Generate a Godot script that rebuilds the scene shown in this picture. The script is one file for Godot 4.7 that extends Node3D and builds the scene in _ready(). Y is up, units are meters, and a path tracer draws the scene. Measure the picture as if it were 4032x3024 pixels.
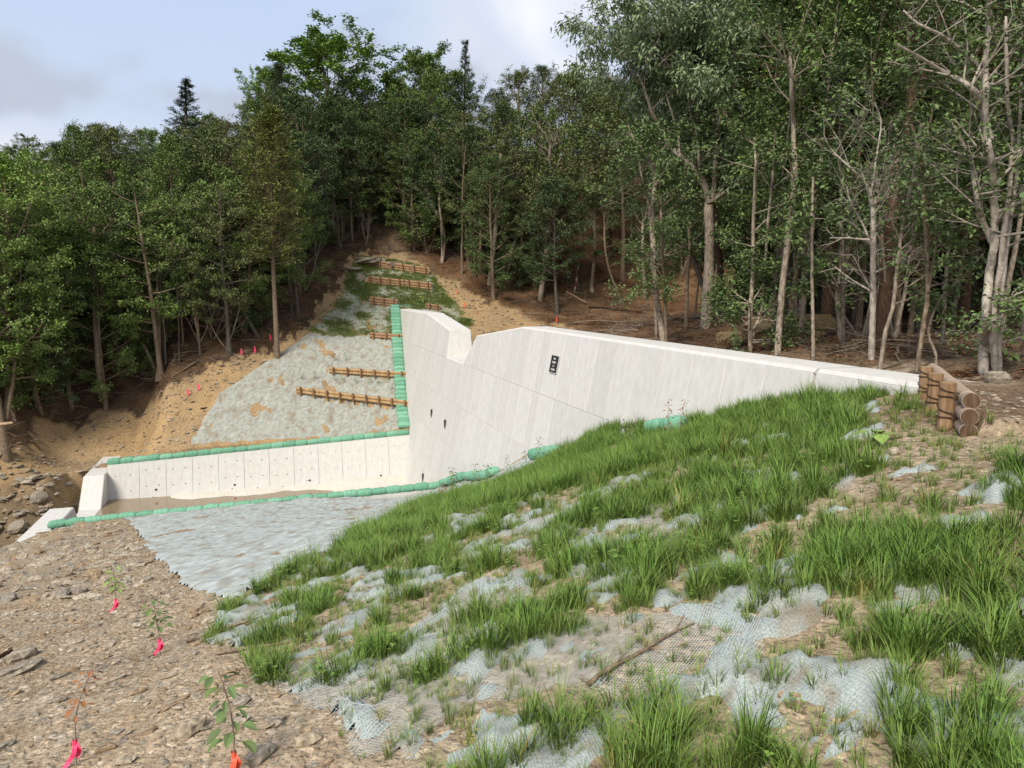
extends Node3D
# Ground plan used throughout: u runs along the dam away from the camera, v runs downstream, h is up. World = (-v, h, -u); the lens is at the origin.

class Geo:
	var v := PackedVector3Array()
	var n := PackedVector3Array()
	var c := PackedColorArray()
	var x := PackedInt32Array()
	func vert(p: Vector3, nn: Vector3, col := Color.WHITE) -> int:
		v.append(p); n.append(nn); c.append(col)
		return v.size() - 1
	func tri(a: Vector3, b: Vector3, d: Vector3, col := Color.WHITE) -> void:   # counter-clockwise seen from outside
		var nn := (b - a).cross(d - a)
		if nn.length_squared() < 1e-16: return
		nn = nn.normalized()
		var i := v.size()
		v.append(a); v.append(b); v.append(d)
		n.append(nn); n.append(nn); n.append(nn)
		c.append(col); c.append(col); c.append(col)
		x.append(i); x.append(i + 2); x.append(i + 1)
	func quad(a: Vector3, b: Vector3, d: Vector3, e: Vector3, col := Color.WHITE) -> void:
		tri(a, b, d, col); tri(a, d, e, col)
	func hexa(p: Array, col := Color.WHITE) -> void:    # eight corners: 0-3 bottom (counter-clockwise from above), 4-7 above them
		quad(p[4], p[5], p[6], p[7], col); quad(p[3], p[2], p[1], p[0], col)
		for k in 4:
			var m := (k + 1) % 4
			quad(p[k], p[m], p[m + 4], p[k + 4], col)
	func tube(pts: Array, rad: Array, sides: int, col := Color.WHITE, cap := false) -> void:
		var m := pts.size()
		if m < 2: return
		var d: Vector3 = (pts[1] - pts[0]).normalized()
		var s: Vector3 = d.cross(Vector3(0.13, 0.31, 0.94)).normalized()
		if s.length_squared() < 0.5: s = d.cross(Vector3.RIGHT).normalized()
		var first := v.size()
		for i in m:
			if i > 0:
				var a: Vector3 = pts[i] - pts[i - 1]
				var b: Vector3 = (pts[i + 1] - pts[i]) if i < m - 1 else a
				d = (a.normalized() + b.normalized()).normalized()
				s = (s - d * s.dot(d)).normalized()
			var t := d.cross(s)
			for k in sides:
				var an := TAU * k / sides
				var o := s * cos(an) + t * sin(an)
				v.append(pts[i] + o * rad[i]); n.append(o); c.append(col)
		for i in m - 1:
			for k in sides:
				var a := first + i * sides + k
				var b := first + i * sides + (k + 1) % sides
				var e := a + sides
				var f := b + sides
				x.append(a); x.append(e); x.append(b); x.append(b); x.append(e); x.append(f)
		if cap:
			for q in [0, m - 1]:
				var dd: Vector3 = (pts[0] - pts[1]).normalized() if q == 0 else (pts[m - 1] - pts[m - 2]).normalized()
				var mid := vert(pts[q], dd, col)
				var ring := []
				for k in sides: ring.append(vert(v[first + q * sides + k], dd, col))
				for k in sides:
					var a: int = ring[k]
					var b: int = ring[(k + 1) % sides]
					if q == 0: x.append(mid); x.append(a); x.append(b)
					else: x.append(mid); x.append(b); x.append(a)
	func smooth() -> void:
		for i in n.size(): n[i] = Vector3.ZERO
		for i in range(0, x.size(), 3):
			var a := x[i]
			var b := x[i + 1]
			var d := x[i + 2]
			var nn := (v[d] - v[a]).cross(v[b] - v[a])
			n[a] += nn; n[b] += nn; n[d] += nn
		for i in n.size(): n[i] = n[i].normalized() if n[i].length_squared() > 1e-20 else Vector3.UP
	func mesh(colored := false) -> ArrayMesh:
		var ar := []
		ar.resize(Mesh.ARRAY_MAX)
		ar[Mesh.ARRAY_VERTEX] = v; ar[Mesh.ARRAY_NORMAL] = n
		if colored: ar[Mesh.ARRAY_COLOR] = c
		ar[Mesh.ARRAY_INDEX] = x
		var am := ArrayMesh.new()
		if v.size() > 0: am.add_surface_from_arrays(Mesh.PRIMITIVE_TRIANGLES, ar)
		return am

const YAW := 16.8
const PITCH := 6.85
const CREST := -0.94
var rng := RandomNumberGenerator.new()
var M := {}
var taken := {}
var noise := {}
var tab := PackedFloat32Array()
const U0 := -15
const V0 := -54
const NU := 134
const NV := 118

func W(u: float, v: float, h: float) -> Vector3: return Vector3(-v, h, -u)
func numbered(called: String) -> String:
	var k: int = taken.get(called, 0)
	taken[called] = k + 1
	return called if k == 0 else "%s_%03d" % [called, k]
func tag(o: Node, label: String, category := "", group := "", kind := "") -> void:
	if label != "": o.set_meta("label", label)
	if category != "": o.set_meta("category", category)
	if group != "": o.set_meta("group", group)
	if kind != "": o.set_meta("kind", kind)
func thing(called: String, label: String, category: String, at := Vector3.ZERO, group := "") -> Node3D:
	var o := Node3D.new()
	o.name = numbered(called); o.position = at
	add_child(o)
	tag(o, label, category, group)
	return o
func part(called: String, me: Mesh, m: Material, parent: Node, at := Vector3.ZERO) -> MeshInstance3D:
	var o := MeshInstance3D.new()
	o.name = called if parent != self else numbered(called)
	o.mesh = me; o.material_override = m; o.position = at
	parent.add_child(o, true)
	return o
func copy_of(o: Node3D, label := "", group := "") -> Node3D:
	var base := String(o.name)
	var cut := base.rfind("_")
	if cut > 0 and base.substr(cut + 1).is_valid_int(): base = base.substr(0, cut)
	var r: Node3D = o.duplicate()
	r.name = numbered(base)
	add_child(r)
	if label != "": r.set_meta("label", label)
	if group != "": r.set_meta("group", group)
	return r
func lin(r: float, g: float, b: float) -> Color: return Color(r, g, b).linear_to_srgb()
func mk_noise(called: String, freq: float, octaves := 3, kind := FastNoiseLite.TYPE_SIMPLEX_SMOOTH, fractal := FastNoiseLite.FRACTAL_FBM) -> FastNoiseLite:
	var f := FastNoiseLite.new()
	f.seed = 17 + noise.size() * 31
	f.noise_type = kind; f.frequency = freq
	f.fractal_type = fractal; f.fractal_octaves = octaves
	noise[called] = f
	return f
func nz(called: String, a: float, b: float) -> float: return noise[called].get_noise_2d(a, b)

func grain(size: int, freq: float, octaves: int, lo: float, hi: float, tint := Color.WHITE, tint2 := Color.WHITE, stretch := 1.0, kind := FastNoiseLite.TYPE_SIMPLEX_SMOOTH) -> ImageTexture:
	var f := FastNoiseLite.new()
	f.seed = 5 + int(freq * 977.0) + octaves
	f.noise_type = kind; f.frequency = freq; f.fractal_octaves = octaves
	var h := size if stretch == 1.0 else int(size * stretch)
	var im := f.get_seamless_image(size, h)
	if stretch != 1.0: im.resize(size, size, Image.INTERPOLATE_CUBIC)
	im.convert(Image.FORMAT_RGBA8)
	var data := im.get_data()
	for i in range(0, data.size(), 4):
		var t := data[i] / 255.0
		var k := lo + (hi - lo) * t
		data[i] = int(clampf(k * lerpf(tint.r, tint2.r, t), 0, 1) * 255)
		data[i + 1] = int(clampf(k * lerpf(tint.g, tint2.g, t), 0, 1) * 255)
		data[i + 2] = int(clampf(k * lerpf(tint.b, tint2.b, t), 0, 1) * 255)
	return ImageTexture.create_from_image(Image.create_from_data(size, size, false, Image.FORMAT_RGBA8, data))
func rubble(size: int) -> ImageTexture:      # soil: clods, pebbles and dust
	var a := FastNoiseLite.new()
	a.seed = 3; a.noise_type = FastNoiseLite.TYPE_SIMPLEX_SMOOTH; a.frequency = 0.02; a.fractal_octaves = 6; a.fractal_gain = 0.62
	var b := FastNoiseLite.new()
	b.seed = 8; b.noise_type = FastNoiseLite.TYPE_CELLULAR; b.frequency = 0.05; b.cellular_return_type = FastNoiseLite.RETURN_CELL_VALUE; b.fractal_octaves = 2
	var ia := a.get_seamless_image(size, size)
	var ib := b.get_seamless_image(size, size)
	ia.convert(Image.FORMAT_L8); ib.convert(Image.FORMAT_L8)
	var da := ia.get_data()
	var db := ib.get_data()
	var out := PackedByteArray()
	out.resize(size * size * 4)
	for i in size * size:
		var t := da[i] / 255.0
		var k := 0.56 + 0.38 * t + 0.13 * (db[i] / 255.0 - 0.5)
		if db[i] > 215: k += 0.14
		out[i * 4] = int(clampf(k, 0, 1) * 255); out[i * 4 + 1] = int(clampf(k * lerpf(0.95, 0.99, t), 0, 1) * 255); out[i * 4 + 2] = int(clampf(k * lerpf(0.88, 0.97, t), 0, 1) * 255); out[i * 4 + 3] = 255
	return ImageTexture.create_from_image(Image.create_from_data(size, size, false, Image.FORMAT_RGBA8, out))
func weave(size: int) -> ImageTexture:      # fibres and meshes of the netting
	var a := FastNoiseLite.new()
	a.seed = 12; a.frequency = 0.03; a.fractal_octaves = 5; a.fractal_gain = 0.7
	var ia := a.get_seamless_image(size, size)
	ia.convert(Image.FORMAT_L8)
	var da := ia.get_data()
	var out := PackedByteArray()
	out.resize(size * size * 4)
	for y in size:
		for x in size:
			var i := y * size + x
			var t := da[i] / 255.0
			var s := int(x + 6.0 * t) % 32
			var r := int(y + 6.0 * t) % 32
			var k := 0.58 + 0.36 * t
			if s < 9 or r < 9: k = 0.74 + 0.26 * t
			out[i * 4] = int(k * lerpf(0.93, 1.0, t) * 255); out[i * 4 + 1] = int(k * 0.99 * 255); out[i * 4 + 2] = int(k * 0.98 * 255); out[i * 4 + 3] = 255
	return ImageTexture.create_from_image(Image.create_from_data(size, size, false, Image.FORMAT_RGBA8, out))
func bumps(size: int, freq: float, octaves: int, strength: float, kind := FastNoiseLite.TYPE_SIMPLEX_SMOOTH) -> ImageTexture:
	var f := FastNoiseLite.new()
	f.seed = 91 + octaves; f.noise_type = kind; f.frequency = freq; f.fractal_octaves = octaves
	var im := f.get_seamless_image(size, size)
	im.convert(Image.FORMAT_RGBA8)
	im.bump_map_to_normal_map(strength)
	return ImageTexture.create_from_image(im)
func mat(called: String, col: Color, rough := 0.9, tex: Texture2D = null, scale := 1.0, nrm: Texture2D = null, nscale := 1.0, vcol := false, spec := 0.3) -> StandardMaterial3D:
	var m := StandardMaterial3D.new()
	m.albedo_color = col; m.roughness = rough; m.metallic_specular = spec
	m.cull_mode = BaseMaterial3D.CULL_DISABLED
	if tex or nrm:
		m.uv1_triplanar = true; m.uv1_world_triplanar = true; m.uv1_scale = Vector3.ONE * scale
	if tex: m.albedo_texture = tex
	if nrm:
		m.normal_enabled = true; m.normal_texture = nrm; m.normal_scale = nscale
	m.vertex_color_use_as_albedo = vcol
	M[called] = m
	return m

func solve_ground() -> void:
	var cp := [0,0,-1.52, 1.4,-1.7,-1.38, -4,0,-.9, -4,-6,-.4, -4,6,-1.6, -12,0,.5, -12,-10,.6, -12,12,0,
		2,-6,-.85, 3.9,-4.5,-.95, 4,-7.5,-.85,
		6.4,-6.2,-1.07, 10.75,-6,-2.3, 15.5,-5.7,-3.75, 9,-7.6,-1.0, 12,-7.8,-1.05, 16,-7.8,-1.3, 20,-5.4,-5.2, 25,-5.2,-6.6,
		25,-1.4,-6.55, 25,1.7,-6.72, 25,4.6,-6.8, 25,6.6,-6.86, 13.9,-2.6,-3.95, 10.25,-4.7,-2.45, 18,-2.5,-5.15,
		3.8,1,-2.2, 6,.94,-2.63, 7.6,1.5,-3.0, 15,0,-4.6, 20,0,-5.65, 20,4,-5.8, 12,5,-4.05, 4,5,-2.5,
		23.3,7.4,-7.0, 20,9,-6.4, 10,10,-4.2, 0,10,-2.3,
		30,9.5,-9.0, 29,12,-9.3, 28,16,-9.6, 27,25,-10.2, 25.5,10,-8.4, 32.6,10,-6.6, 34.6,7,-5.2, 35.1,8.35,-4.95, 33.2,14,-6.3, 36,14,-4.6, 24,16,-8.6, 20,16,-7, 33.5,25,-7,
		33.3,-5,-6.0, 33.3,0,-6.2, 33.3,6,-6.45, 36,-5.5,-4.4, 36,0,-4.4, 36,4,-4.35, 40,-5.5,-2.1, 40,0,-2.1, 44,-2.7,.2, 44,-8,.15, 48,-5,2.4, 48,-9,2.4,
		40,8,-2.3, 40,14,-2.6, 46,6,1.2, 46,16,.8, 55,0,6, 55,-12,6, 55,12,5, 55,25,4, 65,0,10, 65,20,8, 65,-20,10.5, 80,0,14, 80,25,11, 80,-25,14.5, 115,0,17, 115,40,12, 115,-45,18,
		36,25,-5.5, 45,30,-2, 27,40,-11, 60,55,2, 30,60,-12, 0,50,-6, 0,25,-4,
		41,-10,-1.6, 38,-13,-3, 33,-12,-3.2, 28,-9.5,-3.0, 22,-9,-2.0, 16,-8.7,-1.25, 10,-8.5,-.98, 7,-8.5,-.9, 6.2,-7.2,-.85,
		13,-11,-.95, 16.3,-15.2,-.9, 20,-22,-.5, 25,-18,-1.3, 32,-20,-.9, 46.5,-18,1.2, 40,-22.7,-1.6, 12,-25,-.2, 20,-32,.9, 32,-32,1, 44,-32,2.5, 5,-20,-.4, 5,-12,-.75, 0,-12,-.35, -5,-20,.8, 20,-48,3, 0,-45,4, 40,-50,5, -12,-30,3, 60,-45,10]
	var m := cp.size() / 3
	var px := PackedFloat64Array()
	var py := PackedFloat64Array()
	for i in m:
		px.append(cp[i * 3] / 10.0); py.append(cp[i * 3 + 1] / 10.0)
	var k := m + 3
	var a := []
	for i in k:
		var row := PackedFloat64Array()
		row.resize(k + 1)
		if i < m:
			for j in m:
				var r2 := (px[i] - px[j]) * (px[i] - px[j]) + (py[i] - py[j]) * (py[i] - py[j])
				row[j] = 0.5 * r2 * log(r2) if r2 > 1e-9 else 0.0
			row[i] += 0.02
			row[m] = 1.0; row[m + 1] = px[i]; row[m + 2] = py[i]
			row[k] = cp[i * 3 + 2]
		else:
			for j in m: row[j] = [1.0, px[j], py[j]][i - m]
		a.append(row)
	for i in k:
		var best := i
		for j in range(i + 1, k):
			if absf(a[j][i]) > absf(a[best][i]): best = j
		var sw = a[i]; a[i] = a[best]; a[best] = sw
		var ri: PackedFloat64Array = a[i]
		for j in range(i + 1, k):
			var rj: PackedFloat64Array = a[j]
			var f := rj[i] / ri[i]
			if f == 0.0: continue
			for q in range(i, k + 1): rj[q] -= f * ri[q]
			a[j] = rj
	var w := PackedFloat64Array()
	w.resize(k)
	for i in range(k - 1, -1, -1):
		var s: float = a[i][k]
		for j in range(i + 1, k): s -= a[i][j] * w[j]
		w[i] = s / a[i][i]
	tab.resize(NU * NV)
	for iu in NU:
		var qx := (U0 + iu) / 10.0
		for iv in NV:
			var qy := (V0 + iv) / 10.0
			var s := w[m] + w[m + 1] * qx + w[m + 2] * qy
			for j in m:
				var dx := qx - px[j]
				var dy := qy - py[j]
				var r2 := dx * dx + dy * dy
				if r2 > 1e-9: s += w[j] * 0.5 * r2 * log(r2)
			tab[iu * NV + iv] = s

func smooth_ground(u: float, v: float) -> float:
	var fu := clampf(u - U0, 1.0, NU - 2.001)
	var fv := clampf(v - V0, 1.0, NV - 2.001)
	var iu := int(fu)
	var iv := int(fv)
	var tu := fu - iu
	var tv := fv - iv
	var rows := [0.0, 0.0, 0.0, 0.0]
	for k in 4:
		var o := (clampi(iu + k - 1, 0, NU - 1)) * NV + iv
		rows[k] = cubic_interpolate(tab[o], tab[o + 1], tab[maxi(o - 1, 0)], tab[mini(o + 2, NU * NV - 1)], tv)
	return cubic_interpolate(rows[1], rows[2], rows[0], rows[3], tu)

# log terraces: ends of each fence (u, v), height of the soil held behind it
var terraces := []
func terrace(u: float, v: float, h: float) -> float:
	for t in terraces:
		var a: Vector2 = t[0]
		var b: Vector2 = t[1]
		var d := b - a
		var s := (Vector2(u, v) - a).dot(d) / d.length_squared()
		if s < -0.03 or s > 1.03: continue
		var off: float = (Vector2(u, v) - a - d * s).dot(t[2])       # t[2] points uphill
		if off > 0.09 and off < 1.1:
			h = maxf(h, lerpf(t[3], t[4], s) + (0.02 * nz("fine", u * 2.0, v * 2.0)))
	return h

const BASIN_U0 := 25.1
const BASIN_U1 := 33.0
func ground(u: float, v: float) -> float:
	var h := smooth_ground(u, v)
	if u > BASIN_U0 and u < BASIN_U1 and v > -6.0 and v < 6.75: return -8.9
	if v > 6.75 and v < 8.6 and u > 26.5 and u < 33.4:
		h = minf(h, lerpf(-8.9, h, smoothstep(7.6, 8.6, v)))
	if u > 32.0 and v > 4.5 and v < 11.0:      # level shelf cut round the end of the sill wall
		var w := smoothstep(4.5, 6.2, v) * (1.0 - smoothstep(8.6, 11.0, v)) * smoothstep(32.0, 33.0, u)
		h = lerpf(h, minf(h, -6.95 - 0.12 * smoothstep(7.0, 8.0, v) + maxf(0.0, u - 35.6) * 0.82), w)
	# rough bank torn open below the sill wall
	var torn := smoothstep(7.0, 8.2, v) * (1.0 - smoothstep(14.0, 20.0, v)) * smoothstep(26.4, 27.6, u) * (1.0 - smoothstep(31.4, 33.6, u))
	h += torn * (0.35 * nz("clod", u * 1.2, v * 1.2) + 0.3 * nz("fine", u, v))
	var near := 1.0 - smoothstep(9.0, 26.0, u)
	h += 0.05 * nz("clod", u * 0.6, v * 0.6) + 0.018 * nz("fine", u * 1.5, v * 1.5) * (0.4 + near)
	if not clear(u, v): h += 0.12 * nz("clod", u * 0.5 + 40.0, v * 0.5)
	return terrace(u, v, h)

var clearing := PackedVector2Array([Vector2(33.3, 14), Vector2(33.7, 10.5), Vector2(34.7, 9.9), Vector2(36.5, 9.4), Vector2(37.4, 8.6), Vector2(37.6, 7.5), Vector2(37.6, 6.1), Vector2(36.7, 4.6), Vector2(38.5, 1.2), Vector2(40.3, -1), Vector2(43.1, -2.6), Vector2(47.7, -4.6), Vector2(47.8, -7.6), Vector2(45.6, -9.1), Vector2(43.9, -10.7), Vector2(41.6, -13.8), Vector2(40.3, -15.6), Vector2(38.8, -16.2), Vector2(30, -16), Vector2(22, -10), Vector2(16, -8.2), Vector2(9, -7.6), Vector2(5.6, -7.2), Vector2(3.5, -8.2), Vector2(-2, -8.5), Vector2(-14, -9), Vector2(-14, 62), Vector2(33, 62)])
var lawn := PackedVector2Array([Vector2(6.9, 0.5), Vector2(6.4, 0.68), Vector2(5.3, 0.5), Vector2(3.9, 0.1), Vector2(3.5, 0.0), Vector2(3.0, -0.2), Vector2(2.6, -0.4), Vector2(1.2, -0.8), Vector2(0.2, -3), Vector2(1.0, -4.6), Vector2(3.2, -5.2), Vector2(4.4, -4.75), Vector2(6.2, -6.25), Vector2(10.8, -6.05), Vector2(15.4, -5.7), Vector2(14.2, -3.0), Vector2(16.8, -3.1), Vector2(12.2, -1.7), Vector2(8.2, -0.3)])
var bare_net := PackedVector2Array([Vector2(25.0, 4.7), Vector2(25.0, -5.3), Vector2(19.5, -5.5), Vector2(15.4, -5.7), Vector2(13.8, -2.5), Vector2(16.8, -3.1), Vector2(12.2, -1.7), Vector2(8.2, -0.3), Vector2(6.9, 0.5), Vector2(7.45, 0.74), Vector2(8.98, 1.21), Vector2(12.4, 1.97), Vector2(17.7, 3.05)])
var far_net := PackedVector2Array([Vector2(33.2, 3.75), Vector2(34.7, 3.22), Vector2(35.8, 2.76), Vector2(40.1, -1.48), Vector2(39.8, -5.6), Vector2(33.3, -5.1)])
var far_lawn := PackedVector2Array([Vector2(40.0, -1.48), Vector2(43.6, -3.43), Vector2(47.4, -4.53), Vector2(47.0, -7.0), Vector2(46.1, -8.7), Vector2(43.2, -9.3), Vector2(40.9, -10.1), Vector2(39.0, -8.6), Vector2(42.0, -6.4), Vector2(39.7, -5.7)])
func inside(poly: PackedVector2Array, u: float, v: float, rough := 0.0) -> bool:
	if rough > 0.0:
		u += rough * nz("clod", u * 1.7, v * 1.7 + 9.0); v += rough * nz("clod", u * 1.7 + 50.0, v * 1.7)
	return Geometry2D.is_point_in_polygon(Vector2(u, v), poly)
func clear(u: float, v: float) -> bool: return inside(clearing, u, v, 0.0)
func eye(p: Vector3) -> Vector3:      # right, up, forward of a world point in the lens's axes
	var q := Basis.from_euler(Vector3(deg_to_rad(-PITCH), deg_to_rad(-YAW), 0)).inverse() * p
	return Vector3(q.x, q.y, -q.z)

func make_light() -> void:
	var cam := Camera3D.new()
	cam.name = "camera"
	cam.rotation_degrees = Vector3(-PITCH, -YAW, 0)
	cam.fov = 53.02; cam.near = 0.1; cam.far = 600
	add_child(cam); cam.current = true
	var env := Environment.new()
	env.background_mode = Environment.BG_SKY
	env.tonemap_mode = Environment.TONE_MAPPER_LINEAR
	env.tonemap_exposure = 1.3
	env.sdfgi_enabled = true; env.ssao_enabled = true; env.ssil_enabled = true
	env.sky = Sky.new()
	env.sky.sky_material = make_sky()
	env.background_energy_multiplier = 1.0
	var we := WorldEnvironment.new()
	we.name = "environment"; we.environment = env
	add_child(we)
	var sun := DirectionalLight3D.new()
	sun.name = "sun"
	sun.light_energy = 1.2; sun.light_angular_distance = 20.0; sun.light_color = Color(1.0, 0.96, 0.90); sun.shadow_enabled = true
	add_child(sun)
	sun.look_at_from_position(Vector3.ZERO, -Vector3(-0.47, 0.68, 0.52), Vector3.UP)

func make_sky() -> Material:
	var a := FastNoiseLite.new()
	a.seed = 4; a.frequency = 0.55; a.fractal_octaves = 5; a.noise_type = FastNoiseLite.TYPE_SIMPLEX_SMOOTH
	var b := FastNoiseLite.new()
	b.seed = 21; b.frequency = 1.3; b.fractal_octaves = 5; b.noise_type = FastNoiseLite.TYPE_SIMPLEX_SMOOTH
	var w := 1024
	var im := Image.create(w, w / 2, false, Image.FORMAT_RGBF)
	for j in w / 2:
		var el := (0.5 - (j + 0.5) / (w / 2)) * PI
		var e := maxf(el, 0.0)
		var y := sin(e)
		for i in w:
			var az := ((i + 0.5) / w - 0.5) * TAU
			var col: Color
			if el <= 0.0:
				col = Color(0.40, 0.42, 0.42)
			else:
				var k := 1.0 / (y + 0.32)
				var px := sin(az) * cos(e) * k
				var pz := -cos(az) * cos(e) * k
				var base := Color(0.50, 0.57, 0.70).lerp(Color(0.30, 0.45, 0.72), smoothstep(0.05, 0.75, y))
				var veil := a.get_noise_2d(px * 1.1 + 3.0, pz * 0.8)
				var puff := b.get_noise_3d(px * 1.2, pz * 1.2, 7.0)
				var c1 := smoothstep(-0.42, 0.18, veil - 0.26 * sin(az - 0.1))
				col = base.lerp(Color(0.66, 0.665, 0.70), 0.85 * c1)
				var c2 := smoothstep(0.08, 0.36, puff) * smoothstep(0.62, 0.15, y)
				col = col.lerp(Color(0.40, 0.43, 0.51), 0.8 * c2)
				var c3 := smoothstep(0.06, 0.40, b.get_noise_3d(px * 0.9 + pz * 0.5, pz * 0.5, 31.0))
				col = col.lerp(Color(0.80, 0.80, 0.82), 0.85 * c3)
			im.set_pixel(i, j, col)
	var m := PanoramaSkyMaterial.new()
	m.panorama = ImageTexture.create_from_image(im)
	return m

func make_materials() -> void:
	mk_noise("clod", 0.55, 4); mk_noise("fine", 1.9, 4); mk_noise("patch", 0.16, 4); mk_noise("tuft", 0.75, 3); mk_noise("ridge", 0.9, 3, FastNoiseLite.TYPE_SIMPLEX_SMOOTH, FastNoiseLite.FRACTAL_RIDGED)
	var soil := grain(512, 0.018, 5, 0.55, 1.0, Color(0.86, 0.84, 0.82), Color(1, 0.98, 0.94))
	var soil_n := bumps(512, 0.03, 5, 9.0)
	mat("ground", Color.WHITE, 0.97, rubble(1024), 0.55, bumps(1024, 0.035, 6, 14.0), 1.3, true, 0.15)
	mat("net", Color.WHITE, 0.85, weave(512), 4.6, bumps(512, 0.05, 5, 10.0), 0.9, true, 0.25)
	mat("thread", lin(0.50, 0.57, 0.57), 0.7)
	var conc := grain(1024, 0.010, 6, 0.94, 1.0, Color(0.985, 0.98, 0.965), Color(1, 1, 1), 0.45)
	var conc_n := bumps(512, 0.06, 4, 2.0)
	for k in 4:
		var t: float = [0.0, -0.022, 0.018, -0.01][k]
		var m := mat("concrete%d" % k, lin(0.565 + t, 0.565 + t, 0.555 + t), 0.86, conc, 0.55, conc_n, 0.35, false, 0.3)
		m.uv1_offset = Vector3(0.13, 0.31, 0.57) * k
	mat("wall_concrete", lin(0.565, 0.565, 0.555), 0.86, conc, 0.6, conc_n, 0.4)
	mat("floor_concrete", lin(0.55, 0.53, 0.48), 0.9, conc, 0.5, conc_n, 0.4)
	mat("mortar", lin(0.10, 0.10, 0.10), 0.95)
	mat("void", lin(0.03, 0.03, 0.03), 1.0)
	mat("plaque", lin(0.018, 0.018, 0.02), 0.45, null, 1.0, null, 1.0, false, 0.5)
	mat("plaque_rim", lin(0.45, 0.45, 0.45), 0.5)
	mat("letter", lin(0.62, 0.62, 0.62), 0.5)
	var bag := grain(256, 0.06, 3, 0.72, 1.0, Color(0.95, 0.98, 0.96), Color(1, 1, 1))
	var weave := bumps(256, 0.12, 3, 4.0)
	for k in 3:
		mat("bag%d" % k, [lin(0.22, 0.49, 0.34), lin(0.26, 0.54, 0.39), lin(0.19, 0.44, 0.30)][k], 0.75, bag, 2.2, weave, 0.7)
	var wood := grain(512, 0.02, 5, 0.62, 1.0, Color(0.92, 0.86, 0.8), Color(1, 1, 1), 0.12)
	mat("peeled_log", lin(0.46, 0.33, 0.20), 0.8, wood, 1.6)
	mat("golden_log", lin(0.62, 0.44, 0.24), 0.8, wood, 1.6)
	mat("pale_log", lin(0.55, 0.46, 0.38), 0.8, wood, 1.6)
	mat("red_log", lin(0.52, 0.34, 0.21), 0.8, wood, 1.6)
	mat("stake", lin(0.40, 0.27, 0.165), 0.85, wood, 2.5)
	mat("stake_far", lin(0.36, 0.22, 0.125), 0.85, wood, 2.5)
	mat("log_end", lin(0.17, 0.115, 0.075), 0.9, wood, 3.0)
	mat("stake_end", lin(0.45, 0.34, 0.20), 0.9, wood, 3.0)
	mat("wire", lin(0.055, 0.03, 0.02), 0.7)
	var bark := grain(512, 0.03, 5, 0.5, 1.0, Color(0.88, 0.86, 0.84), Color(1, 1, 1), 0.3)
	var bark_n := bumps(256, 0.08, 4, 5.0)
	mat("bark_pale", lin(0.56, 0.475, 0.375), 0.9, bark, 1.4, bark_n, 0.6)
	mat("bark_white", lin(0.72, 0.65, 0.56), 0.85, bark, 1.0, bark_n, 0.5)
	mat("bark_tan", lin(0.36, 0.28, 0.20), 0.9, bark, 1.4, bark_n, 0.7)
	mat("bark_grey", lin(0.20, 0.175, 0.145), 0.92, bark, 1.4, bark_n, 0.8)
	mat("bark_brown", lin(0.15, 0.095, 0.06), 0.92, bark, 1.4, bark_n, 0.8)
	mat("twig", lin(0.26, 0.21, 0.165), 0.9)
	var greens := {"leaf_dark": Color(0.085, 0.135, 0.055), "leaf_mid": Color(0.115, 0.175, 0.060), "leaf_light": Color(0.16, 0.24, 0.065), "leaf_olive": Color(0.15, 0.18, 0.065), "leaf_grey": Color(0.20, 0.27, 0.145), "leaf_gold": Color(0.16, 0.185, 0.05), "leaf_blue": Color(0.06, 0.10, 0.055), "leaf_bright": Color(0.20, 0.31, 0.07), "leaf_rust": Color(0.26, 0.115, 0.05), "grass": Color(0.155, 0.24, 0.052), "grass_far": Color(0.25, 0.33, 0.12)}
	for k in greens:
		var g: Color = greens[k]
		var m := mat(k, lin(g.r, g.g, g.b), 0.6, null, 1.0, null, 1.0, true, 0.35)
		if k in ["leaf_light", "leaf_bright", "leaf_rust", "leaf_grey", "grass", "grass_far"]: m.backlight = Color(g.r * 3.0, g.g * 3.2, g.b * 2.0).clamp(Color.BLACK, Color(0.55, 0.6, 0.3))
	for k in 4:
		mat("stone%d" % k, [lin(0.56, 0.49, 0.385), lin(0.45, 0.415, 0.355), lin(0.66, 0.60, 0.505), lin(0.50, 0.39, 0.27)][k], 0.9, soil, 2.3, soil_n, 0.6)
	mat("boulder", lin(0.32, 0.25, 0.145), 0.92, soil, 1.2, soil_n, 0.9)
	mat("tape", lin(0.85, 0.06, 0.16), 0.5)
	mat("tape_orange", lin(0.72, 0.12, 0.07), 0.5)
	mat("pole_red", lin(0.55, 0.05, 0.03), 0.5)
	mat("pole_white", lin(0.7, 0.68, 0.62), 0.5)
	mat("plank", lin(0.58, 0.47, 0.32), 0.8, wood, 2.0)
	var wt := mat("water", lin(0.20, 0.145, 0.085), 0.06, null, 1.0, bumps(256, 0.02, 3, 1.2), 0.08, false, 0.5)
	wt.uv1_scale = Vector3.ONE * 0.8

func lines(spans: Array) -> PackedFloat32Array:
	var r := PackedFloat32Array()
	for s in spans:
		var n := int(round((s[1] - s[0]) / s[2]))
		for i in n: r.append(s[0] + (s[1] - s[0]) * i / n)
	r.append(spans[-1][1])
	return r

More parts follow.
